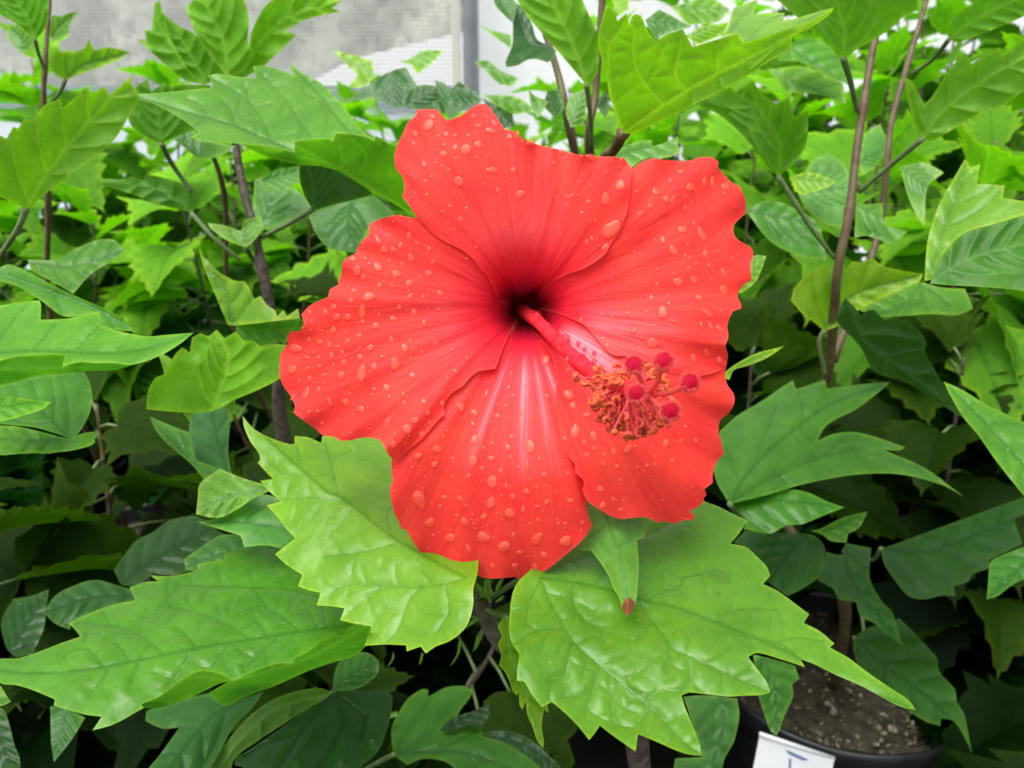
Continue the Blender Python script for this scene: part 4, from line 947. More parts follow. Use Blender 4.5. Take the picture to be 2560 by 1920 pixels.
L(FG, (.16, .38, .022), [patch(o6, T('z4', 820,856, 1075,678, 1300,540, 1600,385, 1900,232, 2168,50), .30, a=.12, b=-.42, c=.22, veins=v6, up=False, g=7, bump=.0009, seed=6, sub=True),
   patch(o6b, T('z4', 1592,277, 1900,180, 2170,47), .32, a=.2, b=1.2, c=0, veins=[T('z4', 1510,200, 1600,80, 1680,5), T('z4', 1640,240, 1740,140, 1850,90)], g=7)],
   petiole=[(1558, 332, .300), (1535, 375, .315), (1500, 420, .335), (1420, 700, .36), (1330, 1110, .34)], pr=.0021, pm=M_TWIG)
# small bracts round the stem
for q, d in ((T('G', 850,488, 845,500, 880,560, 915,612, 935,612, 925,560, 890,520), .30), (T('G', 1045,495, 1020,520, 1003,560, 1010,590, 1035,545, 1055,495), .30), (T('G', 972,545, 958,590, 985,605, 1000,590), .297), (T('G', 940,500, 930,560, 940,620, 975,650, 990,600, 975,540, 980,500), .305), (T('G', 1060,598, 1030,610, 1000,640, 1010,645, 1045,625), .298),
            (T('G', 790,850, 775,900, 765,960, 722,1035, 750,1010, 785,950, 793,880), .31), (T('G', 905,755, 915,800, 890,850, 865,945, 890,920, 925,850, 938,790, 925,765), .305), (T('G', 375,940, 365,990, 335,1042, 360,1020, 382,980), .36), (T('G', 550,945, 540,990, 532,1028, 550,1010, 563,960), .34), (T('G', 895,735, 850,760, 800,815, 860,780, 905,745), .30)):
    m = [q[0], q[len(q) // 2]]
    w, f, ve, ed = patch(q, m, d, a=.3, b=-.2, c=-1.5, veins=[], g=5, bump=0, wave=0)
    mesh_obj('bract', w, f, M_SEPAL, FG, origin=tuple(w[0]))
# runs and pools of water lying on the wet leaves
def pool(tile_pts, d0, a, b, c, mid, label, thick=.0006):
    poly = smooth_line(tile_pts, 4, True, 80); v, f = fill(poly, 4.5)
    x, y = v[:, 0], v[:, 1]; de = dist_lines(x, y, [poly + [poly[0]]]); dm = dist_lines(x, y, [smooth_line(mid[0], 9, False, 60)])
    inv = 1 / d0 * (1 + (a * (x - mid[1][0]) + b * (y - mid[1][1])) / 1000 + c * dm / 1000)
    dep = 1 / inv - .0008 - thick * np.sqrt(np.clip(de / 10, 0, 1)); W3 = Pn(x, y, dep)
    a0, b0, c0 = [W3[i] for i in f[0][:3]]
    fl = np.dot(np.cross(b0 - a0, c0 - a0), np.array(cam.location) - a0) < 0
    tag(mesh_obj('water_pool', W3, [tuple(q)[::-1] if fl else tuple(q) for q in f], M_POOL, None, origin=tuple(W3[0])), label, 'water')
mm = (m3, m3[0])
pool(T('G', 1730,985, 1765,985, 1800,1030, 1812,1090, 1820,1140, 1870,1175, 1935,1192, 1942,1218, 1890,1242, 1830,1228, 1785,1180, 1755,1110, 1735,1050), .262, -.02, .62, -.14, mm, 'long curved run of water lying on the broad wet leaf at lower right')
pool(T('H', 240,450, 285,430, 350,440, 400,470, 415,515, 350,532, 300,505, 250,480), .262, -.02, .62, -.14, mm, 'oval pool of water on the broad leaf, close under its upper margin')
pool(T('H', 290,555, 325,565, 348,600, 335,635, 305,618, 288,585), .262, -.02, .62, -.14, mm, 'small oval drop of water on the broad leaf, below the larger oval pool')
pool(T('H', 90,390, 130,380, 170,430, 175,460, 120,430, 95,440), .262, -.02, .62, -.14, mm, 'thin film of water left of the oval pool on the broad leaf')
mm1 = (m1, m1[0])
pool(T('D', 1950,1300, 2010,1290, 2030,1330, 2000,1380, 2030,1430, 1980,1460, 1900,1430, 1950,1390, 1940,1350), .262, -.02, .55, -.28, mm1, 'ragged smear of water on the leaf left of the flower, near its tip')

# ------------------------------------------------------------------ neighbouring plants, leaf by leaf
RP = thing('hibiscus_plant', 'tall hibiscus with brown stem right of the flower, potted behind the white card', 'hibiscus', (.284, .612, .178), 'hibiscus plants in pots')
tube('stem', [P(*T('C', 1420, -300)[0], .44), P(*T('C', 1290,270)[0], .44), P(*T('C', 1225,660)[0], .44), P(*T('C', 1180,950)[0], .44), P(*T('C', 1140,1300)[0], .44), P(*T('C', 1070,1640)[0], .445), P(*T('E', 1040,500)[0], .47), P(*T('E', 985,900)[0], .51), P(1975, 1130, .55), P(1960, 1300, .575), P(2110, 1500, .60), Vector((.284, .612, .17))],
     [.0016, .0019, .0021, .0022, .0023, .0026, .0028, .003, .0035, .0045], M_TWIG, RP, 14)
def RL(color, out, mid, d, a=0, b=.5, c=-.1, up=True, par=None, pet=None, **k):
    k.setdefault('bump', .0010)
    return leaf(par, color, [patch(out, mid, d, a, b, c, up=up, g=k.pop('g', 10), **k)], petiole=pet, pr=.0014)
L(RP, (.10, .29, .02), [patch(T('C', 1102,356, 1070,350, 1000,260, 900,180, 800,90, 650,-40, 900,-120, 1400,-140, 1560,-20, 1560,62, 1480,95, 1400,170, 1280,250, 1200,292, 1135,342), T('C', 1102,352, 1110,200, 1080,80, 1030,-120), .40, .0, -.35, .12, up=False, g=10, bump=.0007)], petiole=[(2108, 145, .40), (2125, 200, .42), (2143, 278, .44)], pr=.0016, pm=M_PETIOLE)
RL((.085, .25, .02), T('C', 700,1080, 640,1030, 560,920, 450,800, 330,700, 215,655, 260,600, 370,560, 395,520, 470,592, 482,555, 540,488, 600,570, 690,640, 762,598, 800,720, 882,680, 885,800, 868,900, 800,1000, 740,1055), T('C', 700,1078, 715,900, 650,760, 560,650, 480,600), .42, 0, -.3, .25, up=False, par=RP, pet=[(1945, 439, .42), (2025, 565, .43), (2085, 645, .445)], veins=None)
RL((.12, .32, .03), T('C', 1592,852, 1560,820, 1500,620, 1475,470, 1520,500, 1600,640, 1640,600, 1680,540, 1750,430, 1850,318, 1890,392, 2062,288, 2075,352, 2230,230, 2450,140, 2600,300, 2500,470, 2212,560, 2100,640, 1900,720, 1750,810, 1640,868), T('C', 1592,850, 1700,700, 1900,540, 2212,360, 2500,260), .40, .1, -.25, .1, up=False, par=RP, pet=[(2308, 346, .40), (2230, 410, .42), (2148, 480, .44)])
RL((.10, .30, .02), T('C', 1750,242, 1728,160, 1800,90, 1930,0, 2050,-60, 2300,-80, 2330,60, 2212,100, 2100,150, 1950,208, 1810,262), T('C', 1752,240, 1850,160, 2050,50, 2300,-40), .46, 0, -.3, .1, up=False, par=RP, pet=[(2373, 98, .46), (2330, 150, .49), (2280, 185, .52)])
tube('branch', [P(*T('C', 1640,-120)[0], .52), P(*T('C', 1585,100)[0], .52), P(*T('C', 1510,350)[0], .52), P(*T('C', 1400,740)[0], .52), P(*T('C', 1370,1000)[0], .52), P(*T('C', 1300,1500)[0], .53), P(2082, 900, .50)], [.0013, .0017, .0020, .0025], M_TWIG, RP, 10)
RL((.16, .36, .04), T('C', 1850,975, 1885,1030, 1942,1008, 1922,1130, 2000,1132, 2095,1140, 2080,1215, 2212,1235, 2320,1240, 2320,1290, 2000,1385, 1850,1430, 1760,1510, 1690,1600, 1640,1720, 1600,1725, 1620,1480, 1680,1280, 1760,1130), T('C', 1640,1710, 1720,1400, 1800,1200, 1850,985), .36, .2, .35, .1, par=RP)
RL((.045, .16, .02), T('C', 1635,1742, 1690,1602, 1760,1512, 1850,1432, 2000,1387, 2320,1292, 2320,1800, 2100,1775, 1900,1760, 1750,1752), T('C', 1640,1735, 1850,1600, 2200,1500), .35, .1, .2, .1, up=False, par=RP)
RL('y', T('E', 985,560, 930,512, 850,452, 780,372, 800,300, 878,212, 972,153, 1022,190, 1082,153, 1112,180, 1162,128, 1215,140, 1275,108, 1350,160, 1480,190, 1592,210, 1560,262, 1400,330, 1200,430, 1080,522), T('E', 985,555, 1080,400, 1250,300, 1580,215), .47, 0, -.1, .2, par=RP, pet=[(2060, 826, .47), (2048, 860, .475), (2063, 940, .49)])
RL((.02, .075, .014), T('E', 1112,358, 1150,392, 1212,462, 1250,432, 1295,430, 1350,488, 1420,482, 1500,510, 1580,570, 1612,640, 1602,682, 1645,765, 1712,882, 1782,1012, 1832,1092, 1700,1010, 1500,880, 1300,810, 1200,650, 1080,525, 1058,470), T('E', 1112,362, 1250,640, 1500,820, 1825,1085), .36, .1, -.3, .1, up=False, par=RP)
RL((.085, .27, .025), T('E', 1716,868, 1830,920, 2000,1020, 2212,1120, 2330,1160, 2330,1700, 2212,1572, 2050,1370, 1930,1200, 1832,1082, 1762,962), T('E', 1718,872, 1950,1100, 2320,1500), .355, .1, .5, -.1, par=RP)
RL((.06, .21, .024), T('E', 402,1622, 330,1500, 308,1400, 350,1260, 338,1180, 450,1080, 600,990, 700,920, 792,862, 812,917, 990,858, 1000,912, 1200,888, 1390,873, 1300,950, 1180,1040, 1060,1100, 988,1150, 943,1232, 1050,1190, 1172,1180, 1300,1210, 1482,1272, 1450,1292, 1352,1290, 1600,1400, 1842,1577, 1700,1502, 1450,1440, 1200,1440, 1000,1470, 820,1510, 650,1562), T('E', 402,1618, 500,1450, 700,1250, 1000,1020, 1380,878), .40, 0, .55, -.22, par=RP, pet=[(1824, 1260, .40), (1870, 1300, .45), (2000, 1300, .52)],
   veins=[T('E', 410,1610, 700,1450, 1000,1330, 1200,1300, 1600,1410), T('E', 560,1390, 620,1200, 700,1000), T('E', 850,1140, 850,1020, 815,930), T('E', 470,1500, 420,1380, 380,1280), T('E', 700,1440, 760,1500), T('E', 1000,1330, 1100,1240, 1300,1230)])
RL((.05, .2, .02), T('E', 402,1628, 480,1565, 580,1540, 750,1530, 880,1550, 1012,1610, 1112,1642) + T('H', 1000,100, 850,160, 750,170, 658,217, 560,205, 490,190, 512,140, 430,60, 380,20), T('E', 410,1632, 700,1600, 1105,1642), .41, 0, .5, -.1, par=RP)
RL((.02, .075, .016), T('H', 1333,310, 1400,290, 1700,180, 2000,70, 2230,-10, 2300,60, 2150,130, 2200,282, 2100,330, 2000,380, 2000,432, 1892,470, 1872,512, 1780,542, 1792,602, 1700,600, 1600,622, 1500,600, 1400,480, 1350,400), T('H', 1335,312, 1600,330, 1850,250, 2180,120), .50, 0, .75, -.1, par=RP, pet=[(2203, 1371, .5), (2180, 1400, .53), (2140, 1380, .57)])
RL((.03, .11, .02), T('H', 1112,345, 1090,330, 1120,278, 1272,308, 1262,480, 1292,560, 1350,650, 1402,700, 1462,902, 1370,832, 1280,762, 1210,730, 1180,640, 1070,620, 1040,558, 940,502, 985,400, 1000,330, 1060,350), T('H', 1120,300, 1130,450, 1250,640, 1455,890), .52, 0, .6, -.15, par=RP)
RL((.03, .11, .02), T('H', 1162,858, 1250,800, 1400,762, 1445,740, 1540,832, 1650,950, 1678,985, 1692,1070, 1785,1172, 1800,1252, 1845,1332, 1893,1572, 1830,1442, 1780,1372, 1702,1352, 1698,1402, 1600,1370, 1480,1292, 1350,1202, 1220,1082, 1170,952), T('H', 1170,862, 1400,1060, 1700,1290, 1890,1565), .53, 0, .6, -.15, par=RP, pet=[(2135, 1594, .53), (2160, 1600, .56), (2150, 1500, .57)])
RL((.055, .2, .025), T('H', 548,962, 620,978, 700,1000, 803,1032, 832,1112, 788,1142, 792,1222, 742,1332, 712,1422, 690,1462, 650,1422, 600,1282, 580,1212, 560,1062), T('H', 600,980, 680,1150, 690,1455), .40, 0, .15, -.3, par=RP)
RL((.07, .22, .045), T('H', 120,1222, 250,1212, 450,1232, 462,1342, 432,1492, 372,1602, 340,1720, 180,1900, 30,1850, 70,1600, 232,1592, 200,1462), T('H', 350,1230, 360,1450, 200,1860), .41, 0, .15, -.2, par=RP)
RL((.03, .12, .018), T('H', 888,222, 960,260, 992,330, 972,442, 920,512, 822,572, 760,602, 700,562, 600,480, 612,400, 500,302, 430,272, 500,200, 700,212), T('H', 885,225, 760,350, 620,560), .48, 0, .6, -.1, par=RP)
RL((.045, .18, .02), T('H', 2030,372, 2212,300, 2340,260, 2340,540, 2212,502, 2130,542, 2050,602, 1982,622, 1992,522, 2002,402), T('H', 2330,300, 2200,420, 1990,615), .45, 0, .4, -.1, par=RP)
RL((.075, .24, .02), T('H', 900,200, 960,190, 1100,120, 1252,82, 1200,180, 1130,220, 1120,275, 1020,262, 980,230), T('H', 930,215, 1080,170, 1248,88), .46, 0, .4, -.1, par=RP)
RL((.09, .28, .025), T('E', 1560,262, 1700,290, 1850,300, 1900,420, 1800,462, 1650,455, 1500,465, 1300,470, 1200,430, 1400,332), T('E', 1570,270, 1600,380, 1300,460), .46, 0, .5, -.1, par=RP)
RL((.16, .38, .03), T('E', 500,150, 560,95, 630,98, 600,180, 560,260, 470,330, 440,300, 460,220), T('E', 450,300, 540,200, 625,100), .36, 0, .2, -.2, par=RP)
RL((.15, .36, .02), T('E', 380,810, 430,770, 560,700, 742,650, 640,720, 520,770, 430,800, 400,860, 375,850), T('E', 385,830, 500,750, 738,652), .34, 0, .5, -.2, par=RP)
RL((.1, .3, .04), T('z4', 745,1010, 800,960, 900,910, 1000,900, 1002,940, 1080,920, 1172,875, 1168,930, 1188,975, 1150,1000, 1060,1020, 1000,1010, 920,1040, 870,1080), T('z4', 750,1010, 900,960, 1165,885), .36, 0, .5, -.2, par=FG)
for q, col, d in ((T('C', 790,1090, 850,1060, 950,1070, 1060,1120, 980,1160, 850,1200, 800,1170), (.2, .42, .03), .5), (T('C', 820,1180, 900,1000, 1000,940, 1100,1000, 1150,1150, 1130,1400, 1000,1380, 880,1290), (.12, .32, .07), .52), (T('C', 1200,1000, 1230,820, 1330,760, 1370,900, 1300,1020, 1220,1080), (.1, .3, .05), .53), (T('C', 1180,1260, 1340,1250, 1350,1380, 1500,1420, 1400,1500, 1250,1450, 1170,1460), (.1, .3, .04), .5), (T('C', 500,1290, 640,1230, 800,1280, 950,1380, 1000,1600, 800,1560, 650,1480), (.07, .24, .03), .5), (T('C', 1450,1020, 1600,1000, 1720,1060, 1620,1150, 1600,1400, 1540,1300, 1490,1180), (.13, .33, .06), .5), (T('C', 640,430, 860,410, 1100,510, 1120,640, 950,580, 760,560), (.14, .35, .04), .62), (T('C', 760,280, 900,230, 1100,330, 1130,520, 1000,460, 830,380, 700,370), (.09, .28, .03), .6)):
    RL(col, q, [q[0], q[len(q) // 2]], d, 0, .3, -.1, par=RP)

LP = thing('hibiscus_plant', 'hibiscus plant with dark brown stem left of the flower, in the low front pot', 'hibiscus', (-.12, .505, .178), 'hibiscus plants in pots')
tube('stem', [P(*T('A', 1420,600)[0], .44), P(*T('A', 1450,900)[0], .45), P(*T('A', 1500,1180)[0], .45), P(*T('A', 1560,1400)[0], .45), P(*T('A', 1612,1659)[0], .45), P(700, 900, .47), P(715, 1130, .50), Vector((-.12, .505, .17))], [.0019, .0021, .0023, .003, .0045], M_BARK, LP, 12)
RL((.03, .10, .018), T('z2', 1335,1172, 1290,1100, 1250,1000, 1238,900, 1260,840, 1400,850, 1600,940, 1750,1062, 1700,1085, 1600,1100, 1450,1142), T('z2', 1335,1170, 1330,1000, 1290,850), .40, 0, -.2, .2, up=False, par=LP, pet=[(782, 523, .40), (720, 560, .42), (655, 592, .45)])
RL((.14, .34, .02), T('A', 160,1282, 60,1232, -60,1190, -60,860, 0,832, 40,852, 82,778, 112,790, 150,728, 200,742, 272,648, 370,608, 388,662, 540,528, 562,582, 640,528, 672,582, 822,458, 800,510, 840,560, 850,620, 800,700, 700,862, 600,950, 450,1060, 330,1150, 240,1230, 185,1290), T('A', 160,1278, 300,1050, 500,800, 818,462), .36, -.1, -.25, .15, up=False, par=LP, bump=.0008, pet=[(65, 520, .36), (40, 580, .37), (-30, 680, .40)])
RL((.075, .24, .02), T('A', 830,540, 905,488, 932,560, 1010,508, 1045,532, 1150,520, 1290,522, 1300,570, 1225,790, 1100,832, 990,882, 900,842, 800,762, 790,650), T('A', 990,880, 980,720, 920,500), .42, 0, -.2, .1, up=False, par=LP, pet=[(403, 358, .42), (430, 410, .44), (480, 480, .45)])
RL((.06, .2, .02), T('A', 940,700, 1100,740, 1250,860, 1450,900, 1350,960, 1220,970, 1100,880, 990,800), T('A', 1230,965, 1100,830, 950,705), .43, 0, .3, .1, par=LP)
RL((.06, .2, .02), T('A', 1170,1305, 1000,1262, 800,1190, 600,1130, 620,1100, 760,1100, 800,1085, 880,1110, 900,1068, 1000,1090, 1160,1140, 1225,1180, 1225,1250), T('A', 1175,1300, 950,1160, 620,1115), .46, 0, -.1, .1, up=False, par=LP, pet=[(478, 532, .46), (540, 600, .46), (600, 650, .47)])
RL((.14, .35, .03), T('A', 1510,1520, 1400,1480, 1290,1400, 1280,1370, 1400,1390, 1480,1420, 1500,1350, 1600,1330, 1620,1400, 1560,1480), T('A', 1515,1515, 1500,1400, 1590,1340), .44, 0, .2, .1, par=LP, pet=[(614, 618, .44), (632, 650, .46), (650, 690, .46)])
RL((.08, .26, .03), T('A', 1600,1100, 1700,1040, 1850,1020, 1840,1120, 1700,1180, 1620,1160), T('A', 1600,1120, 1840,1050), .5, 0, .2, .1, par=LP)
RL((.05, .17, .03), T('z2', 1300,1200, 1450,1150, 1750,1070, 1880,1180, 1900,1220, 1750,1260, 1700,1320, 1640,1470, 1450,1440, 1350,1330), T('z2', 1600,1120, 1580,1300, 1640,1460), .48, 0, .5, -.1, par=LP)
RL((.1, .28, .06), T('z2', 930,970, 990,950, 1150,1010, 1240,1050, 1330,1165, 1200,1230, 1060,1300, 960,1310, 920,1200), T('z2', 960,1300, 1050,1100, 1000,960), .5, 0, .4, -.1, par=LP)
RL((.16, .37, .03), T('D', 1445,525, 1400,520, 1340,380, 1290,260, 1240,130, 1218,22, 1260,110, 1350,200, 1390,222, 1440,250, 1500,252, 1530,292, 1562,362, 1602,342, 1642,402, 1690,432, 1702,472, 1742,430, 1762,470, 1832,420, 1842,482, 1620,506), T('D', 1440,524, 1400,350, 1300,190, 1222,30), .40, 0, .1, .1, par=LP)
RL((.055, .18, .025), T('D', 1446,526, 1620,508, 1870,482, 1900,560, 1780,572, 1750,622, 1560,652, 1480,612, 1450,562), T('D', 1450,530, 1650,560, 1880,540), .40, 0, -.2, .1, up=False, par=LP)
RL((.13, .34, .022), T('D', 1080,700, 1120,660, 1165,690, 1180,600, 1230,572, 1280,592, 1330,552, 1380,602, 1450,562, 1500,622, 1562,622, 1600,660, 1700,640, 1790,650, 1770,800, 1700,862, 1560,932, 1440,982, 1300,1052, 1100,1057, 898,1040, 912,920, 960,842, 1000,830), T('D', 1300,1050, 1380,850, 1400,700, 1330,560), .39, 0, -.1, .25, up=False, par=LP)
RL((.045, .17, .035), T('D', 1162,1162, 1192,1000, 1190,882, 1230,850, 1270,840, 1332,912, 1392,1012, 1412,1102, 1402,1302, 1422,1442, 1300,1420, 1202,1372), T('D', 1400,1430, 1330,1200, 1265,850), .40, 0, .6, -.25, par=LP)
RL((.06, .21, .025), T('D', 920,1085, 1030,1132, 1162,1182, 1202,1350, 1400,1432, 1600,1502, 1450,1492, 1270,1492, 1180,1382, 1030,1252, 960,1172), T('D', 1590,1500, 1250,1400, 1050,1220, 925,1090), .385, 0, .5, .1, par=LP)
RL((.13, .3, .04), T('D', 970,690, 1040,722, 1130,822, 1202,982, 1170,1122, 1110,1042, 1040,902), T('D', 975,695, 1120,900, 1168,1110), .385, 0, -.1, .1, up=False, par=LP)
RL((.13, .3, .04), T('D', 1382,858, 1440,962, 1446,1062, 1410,1092, 1370,992), T('D', 1384,862, 1410,1085), .39, 0, -.1, .1, up=False, par=LP)
RL((.12, .3, .03), T('F', 1500,-120, 1350,-180, 1230,-90, 1215,0, 1205,100, 1340,122, 1470,62, 1560,0, 1700,-60), T('F', 1690,-60, 1450,-20, 1215,60), .33, 0, .3, -.1, par=LP)
RL((.09, .26, .06), T('F', 1700,0, 1580,-20, 1480,30, 1472,60, 1340,122, 1214,150, 1350,192, 1480,232, 1500,302, 1640,292, 1800,330, 1900,200), T('F', 1850,200, 1500,150, 1218,152), .325, 0, .45, -.1, par=LP, veins=[T('F', 1500,152, 1600,60, 1700,20)])
RL((.075, .23, .05), T('F', 1500,235, 1420,225, 1350,230, 1260,285, 1130,375, 1140,440, 1400,480, 1700,420, 1700,300), T('F', 1650,340, 1400,330, 1140,420), .34, 0, .45, -.1, par=LP)
RL((.022, .085, .016), T('F', 700,442, 780,330, 840,260, 930,215, 1040,140, 1200,112, 1300,180, 1400,232, 1260,290, 1210,350, 1130,402, 1202,442, 1050,475, 930,470, 850,542, 742,532), T('F', 745,530, 950,380, 1290,190), .42, 0, .6, -.1, par=LP)
RL((.035, .13, .025), T('F', 268,702, 340,600, 450,540, 580,503, 700,530, 800,560, 830,625, 680,662, 520,722, 440,770, 430,810, 340,772), T('F', 800,600, 550,610, 272,705), .40, 0, .55, -.15, par=LP)
RL((.02, .08, .018), T('F', 10,760, 80,620, 200,600, 300,560, 280,700, 270,800, 200,960, 100,978, 40,920), T('F', 60,950, 150,800, 290,570), .45, 0, .5, -.1, par=LP)
RL((.045, .17, .035), T('F', 893,1370, 900,1310, 1000,1270, 1180,1220, 1290,1200, 1380,1277, 1500,1232, 1620,1190, 1540,1300, 1440,1400, 1350,1560, 1260,1720, 1200,1900, 850,1900, 890,1700, 980,1580, 1060,1470, 1102,1410, 1000,1417), T('F', 1600,1200, 1300,1350, 1050,1650, 900,1880), .37, 0, .55, -.15, par=LP, bump=.0008)
RL((.075, .18, .03), T('F', 2040,1195, 1980,1170, 1880,1175, 1740,1212, 1620,1272, 1520,1352, 1430,1452, 1340,1572, 1240,1720, 1150,1900, 1350,1900, 1410,1700, 1450,1592, 1600,1482, 1800,1352, 2000,1232), T('F', 2040,1198, 1700,1300, 1450,1520, 1200,1880), .352, 0, .1, 0, up=False, par=LP)
RL((.025, .10, .02), T('F', 2050,1195, 2212,1180, 2370,1185, 2412,1212, 2408,1290, 2380,1420, 2320,1560, 2212,1659, 2050,1900, 1700,1900, 1500,1660, 1440,1642, 1450,1592, 1560,1530, 1700,1430, 1900,1290), T('F', 2050,1200, 1850,1450, 1600,1850), .358, 0, .5, -.2, par=LP, bump=.0012,
   veins=[T('F', 2050,1200, 2100,1400, 1950,1700, 1900,1880), T('F', 2060,1200, 2250,1350, 2200,1550), T('F', 1850,1450, 1650,1500, 1500,1590), T('F', 1950,1330, 1800,1380, 1650,1460)])
RL((.06, .22, .03), T('G', 0,1195, 20,1060, 60,990, 140,950, 230,955, 290,1002, 282,1072, 230,1132, 130,1180), T('G', 5,1190, 130,1080, 280,1010), .37, 0, .5, -.1, par=LP, pet=[(832, 1731, .37), (850, 1780, .40), (900, 1850, .46)])
RL((.055, .20, .024), T('G', 385,1572, 365,1480, 370,1400, 420,1300, 480,1220, 560,1173, 592,1180, 590,1222, 700,1165, 800,1155, 867,1175, 850,1222, 790,1300, 760,1352, 700,1380, 658,1432, 742,1432, 830,1400, 922,1408, 925,1462, 1050,1500, 1200,1590, 1330,1700, 1100,1800, 800,1700, 700,1622, 560,1602, 460,1642), T('G', 385,1572, 550,1560, 800,1560, 1150,1680), .42, 0, .55, -.12, par=LP, pet=[(987, 1885, .42), (930, 1915, .45), (860, 1960, .5)],
   veins=[T('G', 390,1570, 480,1420, 580,1260, 590,1190), T('G', 400,1565, 600,1440, 700,1290, 850,1185), T('G', 640,1560, 760,1490, 910,1430), T('G', 800,1565, 900,1640)])
RL((.025, .09, .025), T('G', 930,1452, 1000,1430, 1100,1432, 1230,1490, 1330,1580, 1440,1690, 1330,1690, 1150,1560, 1000,1490), T('G', 940,1455, 1200,1520, 1420,1680), .45, 0, .5, -.1, par=LP)
RL((.02, .075, .02), T('G', 660,1432, 740,1350, 860,1312, 962,1262, 965,1330, 920,1410, 830,1402, 740,1432), T('G', 670,1430, 955,1270), .43, 0, .5, -.1, par=LP)
RL((.045, .17, .03), T('F', 310,1280, 400,1290, 522,1350, 450,1470, 380,1562, 332,1622, 315,1502), T('F', 400,1290, 335,1615), .45, 0, .3, -.1, par=LP)
RL((.12, .3, .03), T('G', 190,1370, 230,1310, 330,1262, 340,1280, 290,1330, 400,1310, 400,1340, 280,1372), T('G', 195,1370, 395,1320), .43, 0, .3, -.1, par=LP)

EP = thing('hibiscus_plant', 'hibiscus plant reaching in from the left edge with broad glossy leaves', 'hibiscus', (-.32, .30, .178), 'hibiscus plants in pots')
pot((-.32, .30, 0), .11, .2, 'black nursery pot just outside the left edge under the glossy leaves')
tube('stem', [P(-200, 760, .36), P(-180, 900, .36), P(-160, 1200, .38), Vector((-.32, .30, .17))], [.0025, .0035, .0045], M_BARK, EP, 10)
L(EP, (.09, .30, .02), [patch(T('D', -120,380, 0,400, 100,385, 240,370, 252,395, 250,490, 420,482, 560,445, 612,442, 612,520, 740,562, 900,592, 1000,585, 1190,570, 1100,642, 980,712, 820,765, 700,758, 600,758, 480,752, 385,780, 400,706, 300,705, 100,716, 0,742, -120,760), T('D', -100,700, 200,680, 500,690, 850,680, 1185,572), .30, .1, .55, -.08, g=8.5, bump=.0007),
   patch(T('D', -120,762, 0,742, 100,716, 300,706, 402,707, 385,781, 480,753, 600,759, 820,766, 700,800, 540,805, 380,822, 250,832, 100,870, 0,890, -120,900), T('D', -100,800, 400,790, 815,768), .30, .1, -.5, 0, up=False, veins=[], g=9)], petiole=[(-40, 900, .30), (-120, 900, .32), (-180, 900, .36)])
RL((.065, .24, .022), T('D', -120,900, 0,900, 100,862, 300,826, 520,812, 555,890, 567,980, 545,1080, 480,1190, 430,1215, 350,1190, 200,1150, -120,1120), T('D', 430,1210, 200,1020, -100,950), .33, 0, .6, -.1, par=EP)
RL((.095, .3, .02), T('D', -120,1130, 0,1140, 100,1145, 200,1165, 420,1217, 500,1190, 570,1178, 605,1192, 580,1225, 585,1240, 560,1262, 460,1290, 350,1305, 290,1312, 200,1310, 0,1322, -120,1320), T('D', 430,1225, 200,1230, -100,1220), .32, 0, .6, -.1, par=EP)
RL((.10, .31, .03), T('D', -120,960, 0,955, 100,965, 220,985, 322,990, 260,1040, 100,1092, -120,1150), T('D', -100,1050, 100,1010, 315,992), .30, 0, .55, -.1, par=EP)
RL((.07, .24, .03), T('D', -60,130, 0,168, 60,150, 200,210, 350,290, 500,360, 700,450, 800,530, 832,562, 740,556, 620,532, 600,442, 400,470, 250,372, 100,282, -60,240), T('D', -50,190, 300,310, 600,430, 825,556), .36, 0, .3, .1, par=EP)
RL((.065, .22, .02), T('D', 170,120, 350,120, 450,60, 600,0, 700,0, 765,60, 700,120, 560,210, 450,330, 330,260, 200,190), T('D', 200,140, 450,160, 760,60), .42, 0, .4, -.1, par=EP)
RL((.025, .09, .02), T('F', -60,1270, 20,1300, 60,1400, 90,1520, 122,1602, 110,1720, -60,1900), T('F', -50,1300, 60,1650), .36, 0, .4, -.1, par=EP)
RL((.09, .28, .02), T('F', -40,1280, 0,1150, 50,1230, 68,1250, 20,1275), T('F', -30,1270, 65,1248), .33, 0, .4, -.1, par=EP)

TP = thing('hibiscus_plant', 'hibiscus plant with a slim reddish stem before the screen at upper left', 'hibiscus', (-.40, .80, .178), 'hibiscus plants in pots')
pot((-.40, .80, 0), .11, .2, 'black nursery pot hidden under the leaves at middle left')
tube('stem', [P(*T('A', 325,-300)[0], .56), P(*T('A', 305,0)[0], .56), P(*T('A', 275,420)[0], .56), P(*T('A', 270,680)[0], .57), P(120, 500, .6), P(150, 900, .7), Vector((-.40, .80, .17))], [.0012, .0016, .0018, .003], M_TWIG, TP, 10)
RL((.09, .30, .015), T('A', -60,-60, 290,-60, 300,60, 285,150, 260,200, 215,242, 130,170, 40,110, -60,70), T('A', 215,240, 150,80, 60,-50), .53, 0, -.2, .1, up=False, par=TP, pet=[(87, 98, .53), (95, 130, .545), (110, 172, .56)])
RL((.12, .33, .02), T('A', 305,250, 310,150, 320,92, 380,100, 420,80, 482,72, 430,150, 412,212, 330,252), T('A', 310,245, 380,150, 478,76), .57, 0, .1, .1, par=TP)
RL((.11, .31, .02), T('A', 40,190, 100,150, 215,242, 262,282, 160,320, 90,290, 50,230), T('A', 155,315, 130,240, 60,180), .57, 0, .1, .1, par=TP)
RL((.16, .38, .03), T('A', 400,492, 330,452, 298,380, 340,312, 440,322, 520,292, 545,238, 582,312, 650,290, 722,300, 802,320, 720,372, 560,432), T('A', 402,488, 500,400, 798,322), .55, 0, -.1, .1, par=TP, pet=[(163, 200, .55), (150, 230, .56), (115, 270, .57)])

